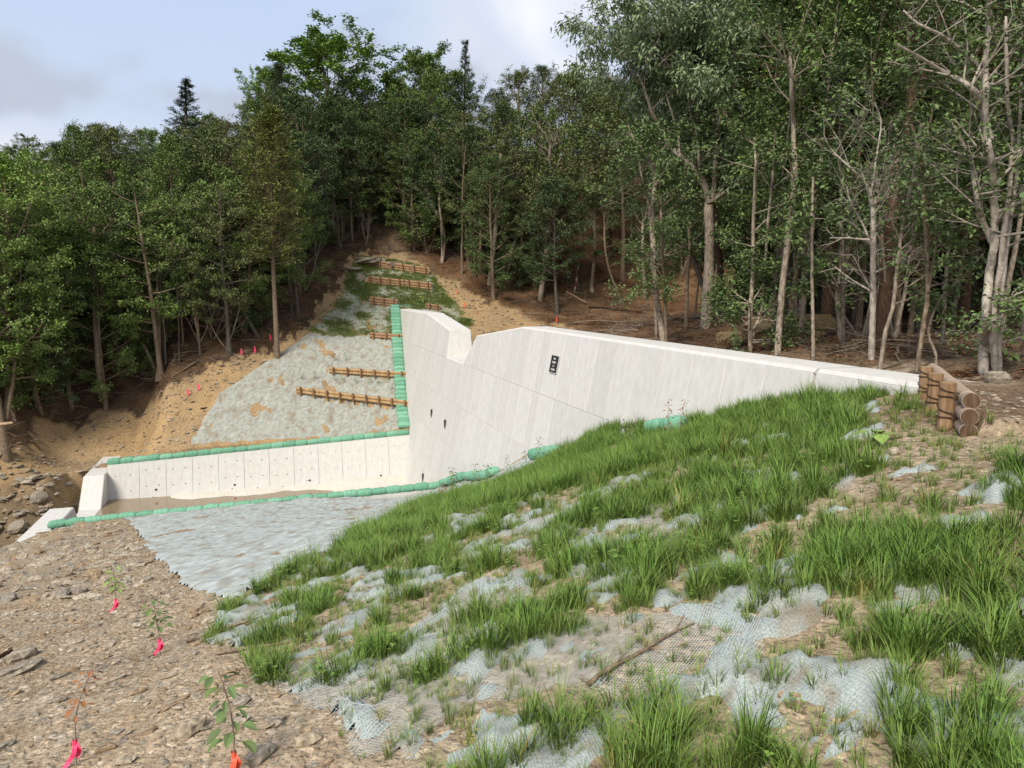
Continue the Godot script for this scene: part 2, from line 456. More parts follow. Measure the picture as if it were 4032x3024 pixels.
func soil_colour(u: float, v: float) -> Color:
	var p := nz("patch", u * 2.0, v * 2.0)
	var q := nz("clod", u * 2.3, v * 2.3)
	var tan_ := Color(0.63, 0.53, 0.405).lerp(Color(0.56, 0.49, 0.395), clampf(0.5 + p, 0, 1))
	var gold := Color(0.68, 0.50, 0.29).lerp(Color(0.58, 0.45, 0.29), clampf(0.5 + 1.2 * p, 0, 1))
	var far := smoothstep(20.0, 33.0, u + 1.5 * p)
	var col := tan_.lerp(gold, far)
	col = col.lerp(Color(0.36, 0.275, 0.185), clampf(q * 1.1, 0, 0.6))
	if u < 6.5 and v < -4.6: col = col.lerp(Color(0.24, 0.175, 0.125), 0.85 * smoothstep(-4.7, -5.1, v + 0.5 * q) * smoothstep(6.4, 5.4, u + 0.6 * q) * smoothstep(1.5, 2.6, u + q))
	var creek := smoothstep(7.0, 8.6, v) * smoothstep(25.0, 27.0, u) * (1.0 - smoothstep(31.0, 33.5, u + q))
	col = col.lerp(Color(0.20, 0.165, 0.125), 0.8 * creek)
	var wood := 0.0
	if not inside(clearing, u, v, 0.9): wood = 1.0
	if wood > 0.5:
		var litter := Color(0.14, 0.10, 0.072).lerp(Color(0.22, 0.15, 0.10), clampf(0.5 + 1.4 * q, 0, 1))
		if v < -8.0 and u > 14.0: litter = Color(0.19, 0.115, 0.072).lerp(Color(0.32, 0.215, 0.135), clampf(0.4 + 1.6 * p, 0, 1))
		elif v < -6.0: litter = Color(0.21, 0.155, 0.11).lerp(Color(0.34, 0.26, 0.18), clampf(0.5 + 1.5 * q, 0, 1))
		col = litter
	return col

func make_ground() -> void:
	var us := lines([[-14.0, -1.0, 0.8], [-1.0, 1.2, 0.2], [1.2, 9.0, 0.06], [9.0, 14.0, 0.1], [14.0, 25.05, 0.17], [25.05, 25.15, 0.1], [25.15, 32.95, 0.5], [32.95, 33.05, 0.1], [33.05, 48.5, 0.17], [48.5, 60.0, 0.7], [60.0, 118.0, 2.0]])
	var vs := lines([[-53.0, -26.0, 1.5], [-26.0, -12.0, 0.35], [-12.0, -7.0, 0.15], [-7.0, 2.4, 0.06], [2.4, 6.7, 0.12], [6.7, 6.8, 0.1], [6.8, 14.0, 0.16], [14.0, 30.0, 0.7], [30.0, 62.0, 2.0]])
	var nu := us.size()
	var nv := vs.size()
	var ar := []
	ar.resize(Mesh.ARRAY_MAX)
	var p := PackedVector3Array()
	var nn := PackedVector3Array()
	var cc := PackedColorArray()
	var ix := PackedInt32Array()
	p.resize(nu * nv); nn.resize(nu * nv); cc.resize(nu * nv)
	for i in nu:
		for j in nv:
			var u := us[i]
			var v := vs[j]
			p[i * nv + j] = W(u, v, ground(u, v))
			cc[i * nv + j] = soil_colour(u, v)
	for i in nu:
		for j in nv:
			var a := p[mini(i + 1, nu - 1) * nv + j] - p[maxi(i - 1, 0) * nv + j]
			var b := p[i * nv + mini(j + 1, nv - 1)] - p[i * nv + maxi(j - 1, 0)]
			nn[i * nv + j] = b.cross(a).normalized()
	for i in nu - 1:
		for j in nv - 1:
			var a := i * nv + j
			ix.append_array(PackedInt32Array([a, a + 1, a + nv, a + 1, a + nv + 1, a + nv]))
	for i in nn.size():
		if nn[i].y < 0.0: nn[i] = -nn[i]
	ar[Mesh.ARRAY_VERTEX] = p; ar[Mesh.ARRAY_NORMAL] = nn; ar[Mesh.ARRAY_COLOR] = cc; ar[Mesh.ARRAY_INDEX] = ix
	var am := ArrayMesh.new()
	am.add_surface_from_arrays(Mesh.PRIMITIVE_TRIANGLES, ar)
	var g := part("ground", am, M.ground, self)
	tag(g, "", "", "", "structure")

# ---------- concrete ----------
func face_v(h: float) -> float: return -6.3 + 0.2 * (CREST - h)
func dam_top(u: float) -> float:
	var q := [[0.0, CREST], [19.84, CREST], [24.6, -1.44], [25.6, -2.45], [28.3, -2.45], [28.65, -1.44], [33.8, CREST], [60.0, CREST]]
	for i in q.size() - 1:
		if u <= q[i + 1][0]: return lerpf(q[i][1], q[i + 1][1], (u - q[i][0]) / (q[i + 1][0] - q[i][0]))
	return CREST

# a slab of the face between two columns and two heights (four corners given as (u, h)), with rounded-off edges; optional round hole
func face_slab(corners: Array, place: Callable, thick: float, gap: float, hole := Vector3.ZERO) -> ArrayMesh:
	var g := Geo.new()
	var mid := Vector2.ZERO
	for c in corners: mid += c / corners.size()
	var outer := []
	var inner := []
	for c in corners:
		var d: Vector2 = (mid - c)
		outer.append(c + Vector2(signf(d.x) * minf(gap, absf(d.x)), signf(d.y) * minf(gap * 0.5, absf(d.y))))
		inner.append(c + Vector2(signf(d.x) * minf(gap + 0.012, absf(d.x)), signf(d.y) * minf(gap * 0.5 + 0.008, absf(d.y))))
	var m := corners.size()
	var P := func(c: Vector2, depth: float) -> Vector3: return place.call(c.x, c.y, depth)
	if hole == Vector3.ZERO:
		if m == 4: g.quad(P.call(inner[0], 0.0), P.call(inner[1], 0.0), P.call(inner[2], 0.0), P.call(inner[3], 0.0))
		else: g.tri(P.call(inner[0], 0.0), P.call(inner[1], 0.0), P.call(inner[2], 0.0))
	else:
		var k := 36
		var hc := Vector2(hole.x, hole.y)
		var ring := []
		var edge := []
		for i in k:
			var an := TAU * i / k
			var dir := Vector2(cos(an), sin(an))
			ring.append(hc + dir * hole.z)
			var best := 1e9
			for e in m:
				var hit = Geometry2D.segment_intersects_segment(hc, hc + dir * 20.0, inner[e], inner[(e + 1) % m])
				if hit != null: best = minf(best, (hit - hc).length())
			edge.append(hc + dir * best)
		var flip: bool = (inner[1] - inner[0]).cross(inner[2] - inner[0]) < 0
		for i in k:
			var j := (i + 1) % k
			var a: Vector3 = P.call(ring[i], 0.0)
			var b: Vector3 = P.call(edge[i], 0.0)
			var c: Vector3 = P.call(edge[j], 0.0)
			var d: Vector3 = P.call(ring[j], 0.0)
			if flip: g.quad(d, c, b, a)
			else: g.quad(a, b, c, d)
			for e in m:      # the corner that lies between two rays
				var cn: Vector2 = inner[e]
				var t := fposmod((cn - hc).angle() - TAU * i / k, TAU)
				if t < TAU / k:
					if flip: g.tri(c, P.call(cn, 0.0), b)
					else: g.tri(b, P.call(cn, 0.0), c)
			if flip: g.quad(a, P.call(ring[i], thick), P.call(ring[j], thick), d)
			else: g.quad(d, P.call(ring[j], thick), P.call(ring[i], thick), a)
	for i in m:
		var j := (i + 1) % m
		g.quad(P.call(inner[j], 0.0), P.call(inner[i], 0.0), P.call(outer[i], 0.008), P.call(outer[j], 0.008))
		g.quad(P.call(outer[j], 0.008), P.call(outer[i], 0.008), P.call(outer[i], thick), P.call(outer[j], thick))
	return g.mesh()

func make_dam() -> void:
	var base := W(18, -6.6, -9.4)
	var t := thing("check_dam", "long pale concrete check dam with a notched crest across the valley", "dam", base)
	var brk := [6.25, 7.9, 7.94, 18.0, 18.03, 19.84, 24.6, 25.6, 28.3, 28.65, 33.8, 44.5]
	var back := func(h: float) -> float: return -7.0 - 0.06 * (CREST - h)
	var inner := func(h: float) -> float: return face_v(h) - 0.34
	var g := Geo.new()
	for i in brk.size() - 1:
		var a: float = brk[i]
		var b: float = brk[i + 1]
		if b - a < 0.05: continue
		var ha := dam_top(a) - 0.34
		var hb := dam_top(b) - 0.34
		var p := []
		for q in [[a, -9.4, 0], [a, -9.4, 1], [b, -9.4, 1], [b, -9.4, 0], [a, ha, 0], [a, ha, 1], [b, hb, 1], [b, hb, 0]]:
			p.append(W(q[0], (inner if q[2] == 0 else back).call(q[1]), q[1]) - base)
		g.hexa([p[0], p[1], p[2], p[3], p[4], p[5], p[6], p[7]])
	part("core", g.mesh(), M.wall_concrete, t)
	# crest stones: the cap of each wing and the sill, bevelled along both edges
	var seg := [[6.25, 7.9], [7.96, 18.0], [18.02, 19.84], [19.84, 24.6], [24.6, 25.6], [25.6, 28.3], [28.3, 28.65], [28.65, 31.2], [31.21, 33.8], [33.8, 44.5]]
	for s in seg:
		var c := Geo.new()
		var prof := func(u: float) -> Array:
			var h := dam_top(u)
			return [W(u, face_v(h) - 0.34, h - 0.34) - base, W(u, face_v(h - 0.05) - 0.001, h - 0.05) - base, W(u, face_v(h) - 0.035, h) - base, W(u, -7.0 + 0.03, h) - base, W(u, -7.0, h - 0.03) - base, W(u, -7.02, h - 0.34) - base]
		var A: Array = prof.call(s[0])
		var B: Array = prof.call(s[1])
		for k in 6:
			var n := (k + 1) % 6
			c.quad(A[k], A[n], B[n], B[k])
		for k in range(1, 5):
			c.tri(A[0], A[k + 1], A[k]); c.tri(B[0], B[k], B[k + 1])
		part("crest_cap", c.mesh(), M.concrete2, t)
	# formwork panels of the downstream face, lift by lift
	var lifts := [0.0, -2.47, -3.85, -5.33, -6.7, -8.3]
	var holes := [Vector3(29.2, -4.72, 0.19), Vector3(26.65, -4.72, 0.19), Vector3(28.62, -7.1, 0.19)]
	var place := func(u: float, h: float, depth: float) -> Vector3: return W(u, face_v(h) - depth, h) - base
	rng.seed = 11
	for l in 5:
		var u := 6.25
		while u < 43.5:
			var w := 0.95
			var e := u + w
			for s in [7.92, 18.015, 19.84, 24.6, 25.6, 28.3, 28.65, 33.8]:
				if u < s - 0.02 and e > s - (0.3 if s > 18.1 else 0.02): e = s; break
			if l > 0 and e > 19.0 and e - u < 0.5: e = u + 0.95
			for hq in holes:
				if hq.y < lifts[l] and hq.y > lifts[l + 1] and u < hq.x - 0.25 and e > hq.x - 0.25 and e < hq.x + 0.3: e = hq.x + 0.45
			var ta := minf(dam_top(u) - 0.05, lifts[l]) if l == 0 else lifts[l] as float
			var tb := minf(dam_top(e) - 0.05, lifts[l]) if l == 0 else lifts[l] as float
			var b: float = lifts[l + 1]
			ta = maxf(ta, b + 0.002); tb = maxf(tb, b + 0.002)
			var gh := minf(smooth_ground(u, face_v(b)), smooth_ground(e, face_v(b)))
			if u > BASIN_U0 - 0.6 and e < BASIN_U1 + 0.6: gh = -8.4
			if maxf(ta, tb) > gh - 0.5 and maxf(ta, tb) > b + 0.08:
				var hole := Vector3.ZERO
				for hq in holes:
					if hq.x > u + 0.15 and hq.x < e - 0.15 and hq.y < ta and hq.y > b: hole = hq
				var wide := 0.006
				part("face_panel", face_slab([Vector2(e, b), Vector2(u, b), Vector2(u, ta), Vector2(e, tb)], place, 0.33, wide, hole), M["concrete%d" % rng.randi_range(0, 3)], t)
			u = e
			if absf(u - 7.92) < 0.01 or absf(u - 18.015) < 0.01: u += 0.05 if u < 8.0 else 0.03
	for hq in holes:
		var pg := Geo.new()
		var c0: Vector3 = place.call(hq.x, hq.y, -0.004)
		var c1: Vector3 = place.call(hq.x, hq.y, 0.30)
		pg.tube([c0, c1], [0.186, 0.186], 28)
		part("drain_pipe", pg.mesh(), M.mortar, t)
	# name plate
	var pc: Vector3 = place.call(16.88, -1.69, 0.0)
	var ax := Vector3(0, 0, 1)
	var up := (W(16.88, face_v(-1.4), -1.4) - W(16.88, face_v(-1.9), -1.9)).normalized()
	var out := ax.cross(up).normalized()
	if out.x > 0: out = -out
	var rim := Geo.new()
	var pl := Geo.new()
	for q in [[rim, 0.255, 0.215, 0.004, 0.028], [pl, 0.235, 0.195, 0.028, 0.034]]:
		var cs := []
		for k in [q[3], q[4]]:
			for s in [[-1, -1], [1, -1], [1, 1], [-1, 1]]: cs.append(pc + ax * q[1] * s[0] + up * q[2] * s[1] + out * k)
		q[0].hexa(cs)
	var plate := part("name_plate", rim.mesh(), M.plaque_rim, t)
	part("plate_face", pl.mesh(), M.plaque, plate)
	var rows := ["PHIL", "EDYNUFE", "372", "ELITAKOI"]
	var font := SystemFont.new()
	font.font_names = PackedStringArray(["Droid Sans"])
	for k in 4:
		var tm := TextMesh.new()
		tm.text = rows[k]; tm.font = font; tm.font_size = 48; tm.pixel_size = 0.0013; tm.depth = 0.004
		var o := part("lettering", tm, M.letter, plate)
		o.transform = Transform3D(Basis(ax, up, out), pc + up * (0.125 - 0.085 * k) + out * 0.036)
		if ax.cross(up).dot(out) < 0: o.transform.basis = Basis(-ax, up, out)

func make_basin() -> void:
	# far side wall: panels lean back from the channel
	var top := func(v: float) -> float: return lerpf(-6.19, -6.75, (v + 5.2) / 11.7)
	var bot_u := func(v: float) -> float: return lerpf(32.25, 32.55, clampf((v + 1.0) / 7.5, 0, 1))
	var base := W(32.8, 0.6, -8.6)
	var t := thing("channel_wall", "low grey concrete channel wall with tie holes, beyond the muddy pool", "wall", base)
	var fu := func(v: float, h: float) -> float:
		var k: float = (h + 8.1) / (top.call(v) + 8.1)
		return lerpf(bot_u.call(v), 32.8, k)
	var place := func(v: float, h: float, d: float) -> Vector3: return W(fu.call(v, h) + d, v, h) - base
	var edges := []
	var v := -5.3
	while v < 6.3: edges.append(v); v += 0.98
	edges.append(6.62)
	var ends := Geo.new()
	for i in edges.size() - 1:
		var a: float = edges[i]
		var b: float = edges[i + 1]
		var o := part("wall_panel", face_slab([Vector2(b, -8.7), Vector2(a, -8.7), Vector2(a, top.call(a) - 0.02), Vector2(b, top.call(b) - 0.02)], place, 0.2, 0.004), M.wall_concrete, t)
		for q in [[0.28, 0.38], [0.28, 1.0], [0.75, 0.38], [0.75, 1.0], [0.5, 1.45]]:
			var d := Geo.new()
			var vv := lerpf(a, b, q[0])
			var hh: float = top.call(vv) - q[1] + 0.07 * sin(i * 2.1)
			var c: Vector3 = place.call(vv, hh, -0.003)
			d.tube([c, c + Vector3(0, 0, -0.02)], [0.022, 0.022], 8, Color.WHITE, true)
			part("tie_hole", d.mesh(), M.mortar, o)
		if i % 3 == 1:
			var d := Geo.new()
			var c: Vector3 = place.call((a + b) / 2 - 0.1, -7.78, -0.02)
			d.tube([c, c + Vector3(0, 0, -0.08)], [0.045, 0.045], 12)
			part("weep_pipe", d.mesh(), M.wall_concrete, o)
			var d2 := Geo.new()
			d2.tube([c + Vector3(0, 0, -0.008), c + Vector3(0, 0, -0.06)], [0.036, 0.036], 12, Color.WHITE, true)
			part("weep_hole", d2.mesh(), M.void, o)
		# coping
		var p := []
		for k in [[a, 32.8 - 0.005], [b, 32.8 - 0.005], [b, 33.15], [a, 33.15]]: p.append(W(k[1], k[0], top.call(k[0]) - 0.30) - base)
		for k in [[a, 32.8 - 0.0], [b, 32.8 - 0.0], [b, 33.15], [a, 33.15]]: p.append(W(k[1], k[0], top.call(k[0])) - base)
		ends.hexa([p[0], p[3], p[2], p[1], p[4], p[7], p[6], p[5]])
		var q2 := []
		for k in [[a, 33.02], [b, 33.02], [b, 33.15], [a, 33.15]]: q2.append(W(k[1], k[0], -8.9) - base)
		for k in [[a, 33.02], [b, 33.02], [b, 33.15], [a, 33.15]]: q2.append(W(k[1], k[0], top.call(k[0]) - 0.301) - base)
		ends.hexa([q2[0], q2[3], q2[2], q2[1], q2[4], q2[7], q2[6], q2[5]])
	part("coping", ends.mesh(), M.concrete0, t)
	# near side wall, seen from behind under its row of sandbags
	var b2 := W(25.3, 0.6, -8.6)
	var t2 := thing("channel_wall", "near concrete channel wall mostly hidden under a row of green sandbags", "wall", b2)
	var g := Geo.new()
	for i in 12:
		var a := -5.2 + i * 0.98
		var e := a + 0.976
		var p := []
		for k in [[a, 25.0], [e, 25.0], [e, 26.0], [a, 26.0]]: p.append(W(k[1], k[0], -8.9) - b2)
		for k in [[a, 25.05], [e, 25.05], [e, 25.42], [a, 25.42]]: p.append(W(k[1], k[0], lerpf(-6.62, -6.95, (k[0] + 5.2) / 11.8)) - b2)
		g.hexa([p[0], p[3], p[2], p[1], p[4], p[7], p[6], p[5]])
	part("wall_body", g.mesh(), M.wall_concrete, t2)
	# sill wall at the foot of the basin: two wings and a low notch between them
	var b3 := W(30, 7, -9.6)
	var t3 := thing("sill_wall", "short concrete sill wall with two raised wings at the end of the channel", "wall", b3)
	var bits := [["wing", 33.0, 37.2, -7.0, -6.93], ["wing", 31.3, 33.0, -8.08, -7.0], ["sill", 28.4, 31.3, -8.08, -8.08], ["wing", 27.6, 28.4, -7.0, -8.08], ["wing", 22.4, 27.6, -7.0, -7.0]]
	for q in bits:
		var s := Geo.new()
		var prof := func(u: float, h: float) -> Array: return [W(u, 6.6, -9.6) - b3, W(u, 6.62, h - 0.03) - b3, W(u, 6.65, h) - b3, W(u, 7.32, h) - b3, W(u, 7.35, h - 0.03) - b3, W(u, 7.35 + 0.2 * (h + 9.6), -9.6) - b3]
		var ua: float = q[1]
		var ub: float = q[2]
		if q[0] == "wing" and ua == 31.3: ua = 31.3; ub = 32.25
		if ua == 33.0: ua = 32.25
		var A: Array = prof.call(ua, q[3])
		var B: Array = prof.call(ub, q[4])
		for k in 6:
			var n := (k + 1) % 6
			s.quad(A[k], B[k], B[n], A[n])
		for k in range(1, 5):
			s.tri(A[0], A[k], A[k + 1]); s.tri(B[0], B[k + 1], B[k])
		part(q[0], s.mesh(), M.concrete0, t3)
	# channel floor with a low silt bar along the far wall, and the pool over it
	var f := Geo.new()
	var us := lines([[25.3, 32.75, 0.25]])
	var vs := lines([[-5.6, 6.75, 0.25]])
	for uu in us:
		for vv in vs:
			var h := -8.16 + 0.03 * nz("clod", uu, vv)
			h += 0.19 * smoothstep(1.0, 0.1, 32.35 - uu + 0.5 * nz("patch", uu * 3.0, vv * 3.0)) * smoothstep(5.2, 3.6, vv)
			h += 0.16 * smoothstep(-0.5, -4.0, vv + 2.0 * nz("patch", uu * 2.0, vv * 2.0))
			f.vert(W(uu, vv, h), Vector3.UP, Color.WHITE)
	var nv := vs.size()
	for i in us.size() - 1:
		for j in nv - 1:
			var a := i * nv + j
			f.x.append_array(PackedInt32Array([a, a + 1, a + nv, a + 1, a + nv + 1, a + nv]))
	f.smooth()
	var fo := part("channel_floor", f.mesh(), M.floor_concrete, self)
	tag(fo, "", "", "", "structure")
	var wg := Geo.new()
	wg.quad(W(25.5, -5.5, -8.07), W(32.75, -5.5, -8.07), W(32.75, 6.62, -8.07), W(25.5, 6.62, -8.07))
	for i in wg.n.size(): wg.n[i] = Vector3.UP
	var wo := part("water", wg.mesh(), M.water, self)
	tag(wo, "", "", "", "structure")

# ---------- sandbags ----------
func bag_mesh(seed_: int) -> ArrayMesh:
	var g := Geo.new()
	var a := 20
	var b := 12
	var f := FastNoiseLite.new()
	f.seed = seed_; f.frequency = 4.0
	for i in a + 1:
		var s := -1.0 + 2.0 * i / a
		var w := pow(maxf(1.0 - pow(absf(s), 3.2), 0.0), 0.42)
		for k in b:
			var an := TAU * k / b
			var cy := signf(sin(an)) * pow(absf(sin(an)), 0.75)
			var cz := signf(cos(an)) * pow(absf(cos(an)), 0.75)
			var p := Vector3(s * 0.27, cy * 0.095 * (0.22 + 0.78 * w), cz * 0.17 * (0.45 + 0.55 * w))
			if absf(s) > 0.93: p.y *= 0.35
			var o := f.get_noise_3dv(p * 2.0)
			p += p.normalized() * o * 0.028
			p.y += 0.006 * sin(s * 22.0 + seed_) * absf(cz)
			p.y = maxf(p.y, -0.085)
			g.vert(p, Vector3.UP)
	for i in a:
		for k in b:
			var p := i * b + k
			var q := i * b + (k + 1) % b
			g.x.append_array(PackedInt32Array([p, q, p + b, q, q + b, p + b]))
	for e in [0, a]:
		var m := g.vert(Vector3((-1.0 if e == 0 else 1.0) * 0.275, 0, 0), Vector3.UP)
		for k in b:
			var p: int = e * b + k
			var q: int = e * b + (k + 1) % b
			g.x.append_array(PackedInt32Array([m, q, p] if e == 0 else [m, p, q]))
	g.smooth()
	# make sure the skin faces out
	if g.n[(a / 2) * b + 3].y < 0:
		for i in range(0, g.x.size(), 3):
			var sw := g.x[i + 1]
			g.x[i + 1] = g.x[i + 2]; g.x[i + 2] = sw
		g.smooth()
	return g.mesh()

var bag_protos := []
func put_bag(at: Vector3, along: Vector3, tilt_up: Vector3, label: String, group: String) -> void:
	if bag_protos.is_empty():
		for k in 4: bag_protos.append(bag_mesh(40 + k))
	var o := Node3D.new()
	o.name = numbered("sandbag")
	add_child(o)
	tag(o, label, "sandbag", group)
	part("sack", bag_protos[rng.randi() % 4], M["bag%d" % rng.randi_range(0, 2)], o)
	var xx := along.normalized()
	var zz := xx.cross(tilt_up).normalized()
	var yy := zz.cross(xx).normalized()
	o.transform = Transform3D(Basis(xx, yy, zz).rotated(yy, rng.randf_range(-0.09, 0.09)) * Basis.from_scale(Vector3(rng.randf_range(0.95, 1.08), rng.randf_range(1.2, 1.5), rng.randf_range(0.92, 1.05))), at)

func ordinal(k: int) -> String:
	var w := ["first", "second", "third", "fourth", "fifth", "sixth", "seventh", "eighth", "ninth", "tenth", "eleventh", "twelfth", "thirteenth", "fourteenth", "fifteenth", "sixteenth", "seventeenth", "eighteenth", "nineteenth", "twentieth"]
	if k < 20: return w[k]
	if k == 29: return "thirtieth"
	return ("twenty-" if k < 29 else "thirty-") + w[k % 10]

func make_bags() -> void:
	rng.seed = 23
	for i in 25:
		var v := -5.0 + i * 0.475
		if v > 6.4: break
		var h := lerpf(-6.19, -6.75, (v + 5.2) / 11.7)
		put_bag(W(33.02, v, h + 0.085), W(0, 1, -0.048) - W(0, 0, 0), Vector3.UP, ordinal(i) + " green sandbag from the dam on the far channel wall", "sandbags on the far channel wall")
	for i in 25:
		var v := -4.9 + i * 0.475
		if v > 6.7: break
		var h := lerpf(-6.62, -6.95, (v + 5.2) / 11.8)
		put_bag(W(25.2, v, h + 0.09), W(0, 1, -0.03) - W(0, 0, 0), Vector3.UP, ordinal(i) + " green sandbag from the dam in the row on the near channel edge", "sandbags along the near channel edge")
	for i in 33:
		var u := 33.25 + i * 0.275
		var gh := smooth_ground(u, face_v(-4.0))
		var hh := minf(gh, CREST)
		var v := face_v(hh) + 0.24
		put_bag(W(u, v, smooth_ground(u, v) + 0.1), W(0, 1, 0) - W(0, 0, 0), (Vector3.UP + W(-0.45, 0, 0)).normalized(), ordinal(i) + " green sandbag up from the channel in the column beside the dam", "sandbags climbing the slope beside the dam")
	for i in 4:
		put_bag(W(42.35 + 0.05 * i, -6.35 - 0.45 * i, CREST + 0.1 + 0.02 * i), W(0, 1, 0) - W(0, 0, 0), Vector3.UP, ordinal(i) + " green sandbag of four across the far top corner of the dam", "sandbags on the far corner of the dam")
	var low := 0
	for s in [[10.6, 11.6], [15.4, 16.6], [19.5, 24.6]]:
		var u: float = s[0]
		while u < s[1]:
			var h := smooth_ground(u, -5.6)
			var v := face_v(h) + 0.2
			h = smooth_ground(u, v)
			put_bag(W(u, v, h + 0.14), W(1, 0.06, -0.26) - W(0, 0, 0), Vector3.UP, ordinal(low) + " green sandbag down the grassy near foot of the dam", "sandbags at the grassy foot of the dam")
			u += 0.5
			low += 1

# ---------- log fences ----------
func log_piece(g: Geo, a: Vector3, b: Vector3, r: float, sides := 14) -> void:
	var pts := []
	var rad := []
	for i in 5:
		var t := i / 4.0
		pts.append(a.lerp(b, t) + Vector3(0, rng.randf_range(-0.004, 0.004), 0)); rad.append(r * rng.randf_range(0.97, 1.03))
	g.tube(pts, rad, sides, Color.WHITE, true)

func make_fence(label: String, a: Vector3, b: Vector3, rows: int, r: float, stakes: Array, uphill: Vector3, mats: Array, close: bool, joints: Array) -> Node3D:
	# a and b: middle of the lowest log at both ends (world); uphill: horizontal direction to the filled side
	var t := thing("log_fence", label, "log fence", a, "low log fences holding the slope")
	var d := b - a
	for k in rows:
		var cuts := [0.0] + joints + [1.0]
		for q in cuts.size() - 1:
			var g := Geo.new()
			var y := Vector3(0, k * r * 1.8, 0) + uphill * rng.randf_range(-0.012, 0.012)
			var ext := d.normalized() * rng.randf_range(-0.06, 0.04)
			log_piece(g, d * cuts[q] + y + (ext if q == 0 else Vector3.ZERO), d * (cuts[q + 1] - 0.004) + y + ext, r)
			var o := part("log", g.mesh(), mats[0], t)
			if close:
				for e in [0, 1]:
					var c := Geo.new()
					var at: Vector3 = d * cuts[q] + y + (ext if q == 0 else Vector3.ZERO) if e == 0 else d * (cuts[q + 1] - 0.004) + y + ext
					var w := d.normalized() * (-0.003 if e == 0 else 0.003)
					c.tube([at + w * 0.2, at + w], [r * 0.95, r * 0.93], 16, Color.WHITE, true)
					part("cut_end", c.mesh(), M.log_end, o)
	for s in stakes:
		var g := Geo.new()
		var sr := r if close else r * 0.62
		var at: Vector3 = d * s - uphill * (r + sr) * 1.02
		var top := at + Vector3(0, (rows - 1) * r * 1.8 + r * 1.45, 0) + Vector3(rng.randf_range(-0.01, 0.01), rng.randf_range(-0.02, 0.03), 0)
		var lo := at + Vector3(0, -0.32 if close else -0.14, 0)
		g.tube([lo, lo.lerp(top, 0.5), top], [sr * 0.92, sr * 0.96, sr], 16, Color.WHITE, true)
		var o := part("stake", g.mesh(), mats[1], t)
		if close:
			var c := Geo.new()
			c.tube([top, top + Vector3(0, 0.003, 0)], [r * 0.97, r * 0.96], 16, Color.WHITE, true)
			part("cut_top", c.mesh(), M.stake_end, o)
			var wr := Geo.new()
			var pts := []
			var rad := []
			for k in 70:
				var ph := k / 69.0
				var an := ph * TAU * 4.0
				var out := -uphill
				var side := d.normalized()
				# the wire winds round stake and logs together
				var cx := cos(an)
				var off := out * (cx * r * 1.05 if cx > 0 else cx * r * 3.05) + side * sin(an) * r * (1.05 if cx > 0 else 1.05)
				pts.append(Vector3(at.x, lerpf(-r * 0.4, top.y - 0.02, ph), at.z) + off + Vector3(0, 0.03 * sin(an * 0.5), 0)); rad.append(0.0045)
			wr.tube(pts, rad, 5)
			part("wire", wr.mesh(), M.wire, t)
	return t

func make_fences() -> void:
	rng.seed = 77
	var far := [
		["two-log fence low on the far netted slope, longest of the row", 34.5, -5.55, 35.84, -0.65, 2, 9, "golden_log", []],
		["two-log fence on the far netted slope above the longest one", 36.46, -5.75, 37.15, -2.16, 2, 6, "golden_log", []],
		["short two-log fence at the top edge of the far netted slope", 39.33, -6.05, 39.6, -4.35, 2, 3, "red_log", []],
		["short log fence ending at the far top corner of the dam", 42.15, -6.2, 42.42, -4.78, 3, 3, "red_log", []],
		["jointed three-log fence across the far grass, second from the top", 43.87, -8.4, 44.42, -4.84, 3, 7, "red_log", [0.43]],
		["uppermost three-log fence at the head of the far grass", 45.45, -8.6, 46.3, -4.95, 3, 6, "red_log", []],
		["small dark two-log fence behind the far wing of the dam", 41.9, -8.55, 42.05, -7.75, 2, 2, "stake", []]]
	for f in far:
		var ha := smooth_ground(f[1], f[2]) + 0.10
		var hb := smooth_ground(f[3], f[4]) + 0.10
		var a := W(f[1], f[2], ha)
		var b := W(f[3], f[4], hb)
		var d := (b - a)
		var up := Vector3(d.z, 0, -d.x).normalized()
		if up.z > 0: up = -up
		var st := []
		for k in f[6]: st.append((k + 0.35) / (f[6] - 0.3) if f[6] > 2 else 0.25 + 0.5 * k)
		make_fence(f[0], a, b, f[5], 0.076, st, up, [M[f[7]], M.stake_far], false, f[8])
		var upv := Vector2(-up.z, -up.x)
		var top: float = (f[5] - 1) * 0.076 * 1.8
		terraces.append([Vector2(f[1], f[2]), Vector2(f[3], f[4]), upv, ha + top - 0.02, hb + top - 0.02])
	# near fences: the last one stands at the end of the dam beside the camera
	var near := [
		["pale three-log fence with wired stakes at the near end of the dam", Vector3(4.3, -4.75, -1.0), Vector3(6.4, -6.52, -1.02), 3, [0.1, 0.42, 0.72], "pale_log", 0.06],
		["log fence with three wired stakes in tall grass against the dam", Vector3(10.2, -4.62, -2.52), Vector3(10.75, -6.1, -2.42), 2, [0.1, 0.47, 0.85], "pale_log", 0.06],
		["long log fence behind the row of seedlings below the dam", Vector3(13.85, -2.5, -4.08), Vector3(15.45, -5.7, -3.85), 2, [0.05, 0.3, 0.42, 0.55, 0.93], "pale_log", 0.06]]
	for f in near:
		var p: Vector3 = f[1]
		var q: Vector3 = f[2]
		var a := W(p.x, p.y, p.z)
		var b := W(q.x, q.y, q.z)
		var d := b - a
		var up := Vector3(d.z, 0, -d.x).normalized()
		if up.z < 0: up = -up
		make_fence(f[0], a, b, f[3], f[6], f[4], up, [M[f[5]], M.stake], true, [])
		var low := 0.12 if f[3] == 3 else 0.03
		terraces.append([Vector2(p.x, p.y), Vector2(q.x, q.y), Vector2(-up.z, -up.x), p.z + (f[3] - 1) * f[6] * 1.8 - low, q.z + (f[3] - 1) * f[6] * 1.8 - low])

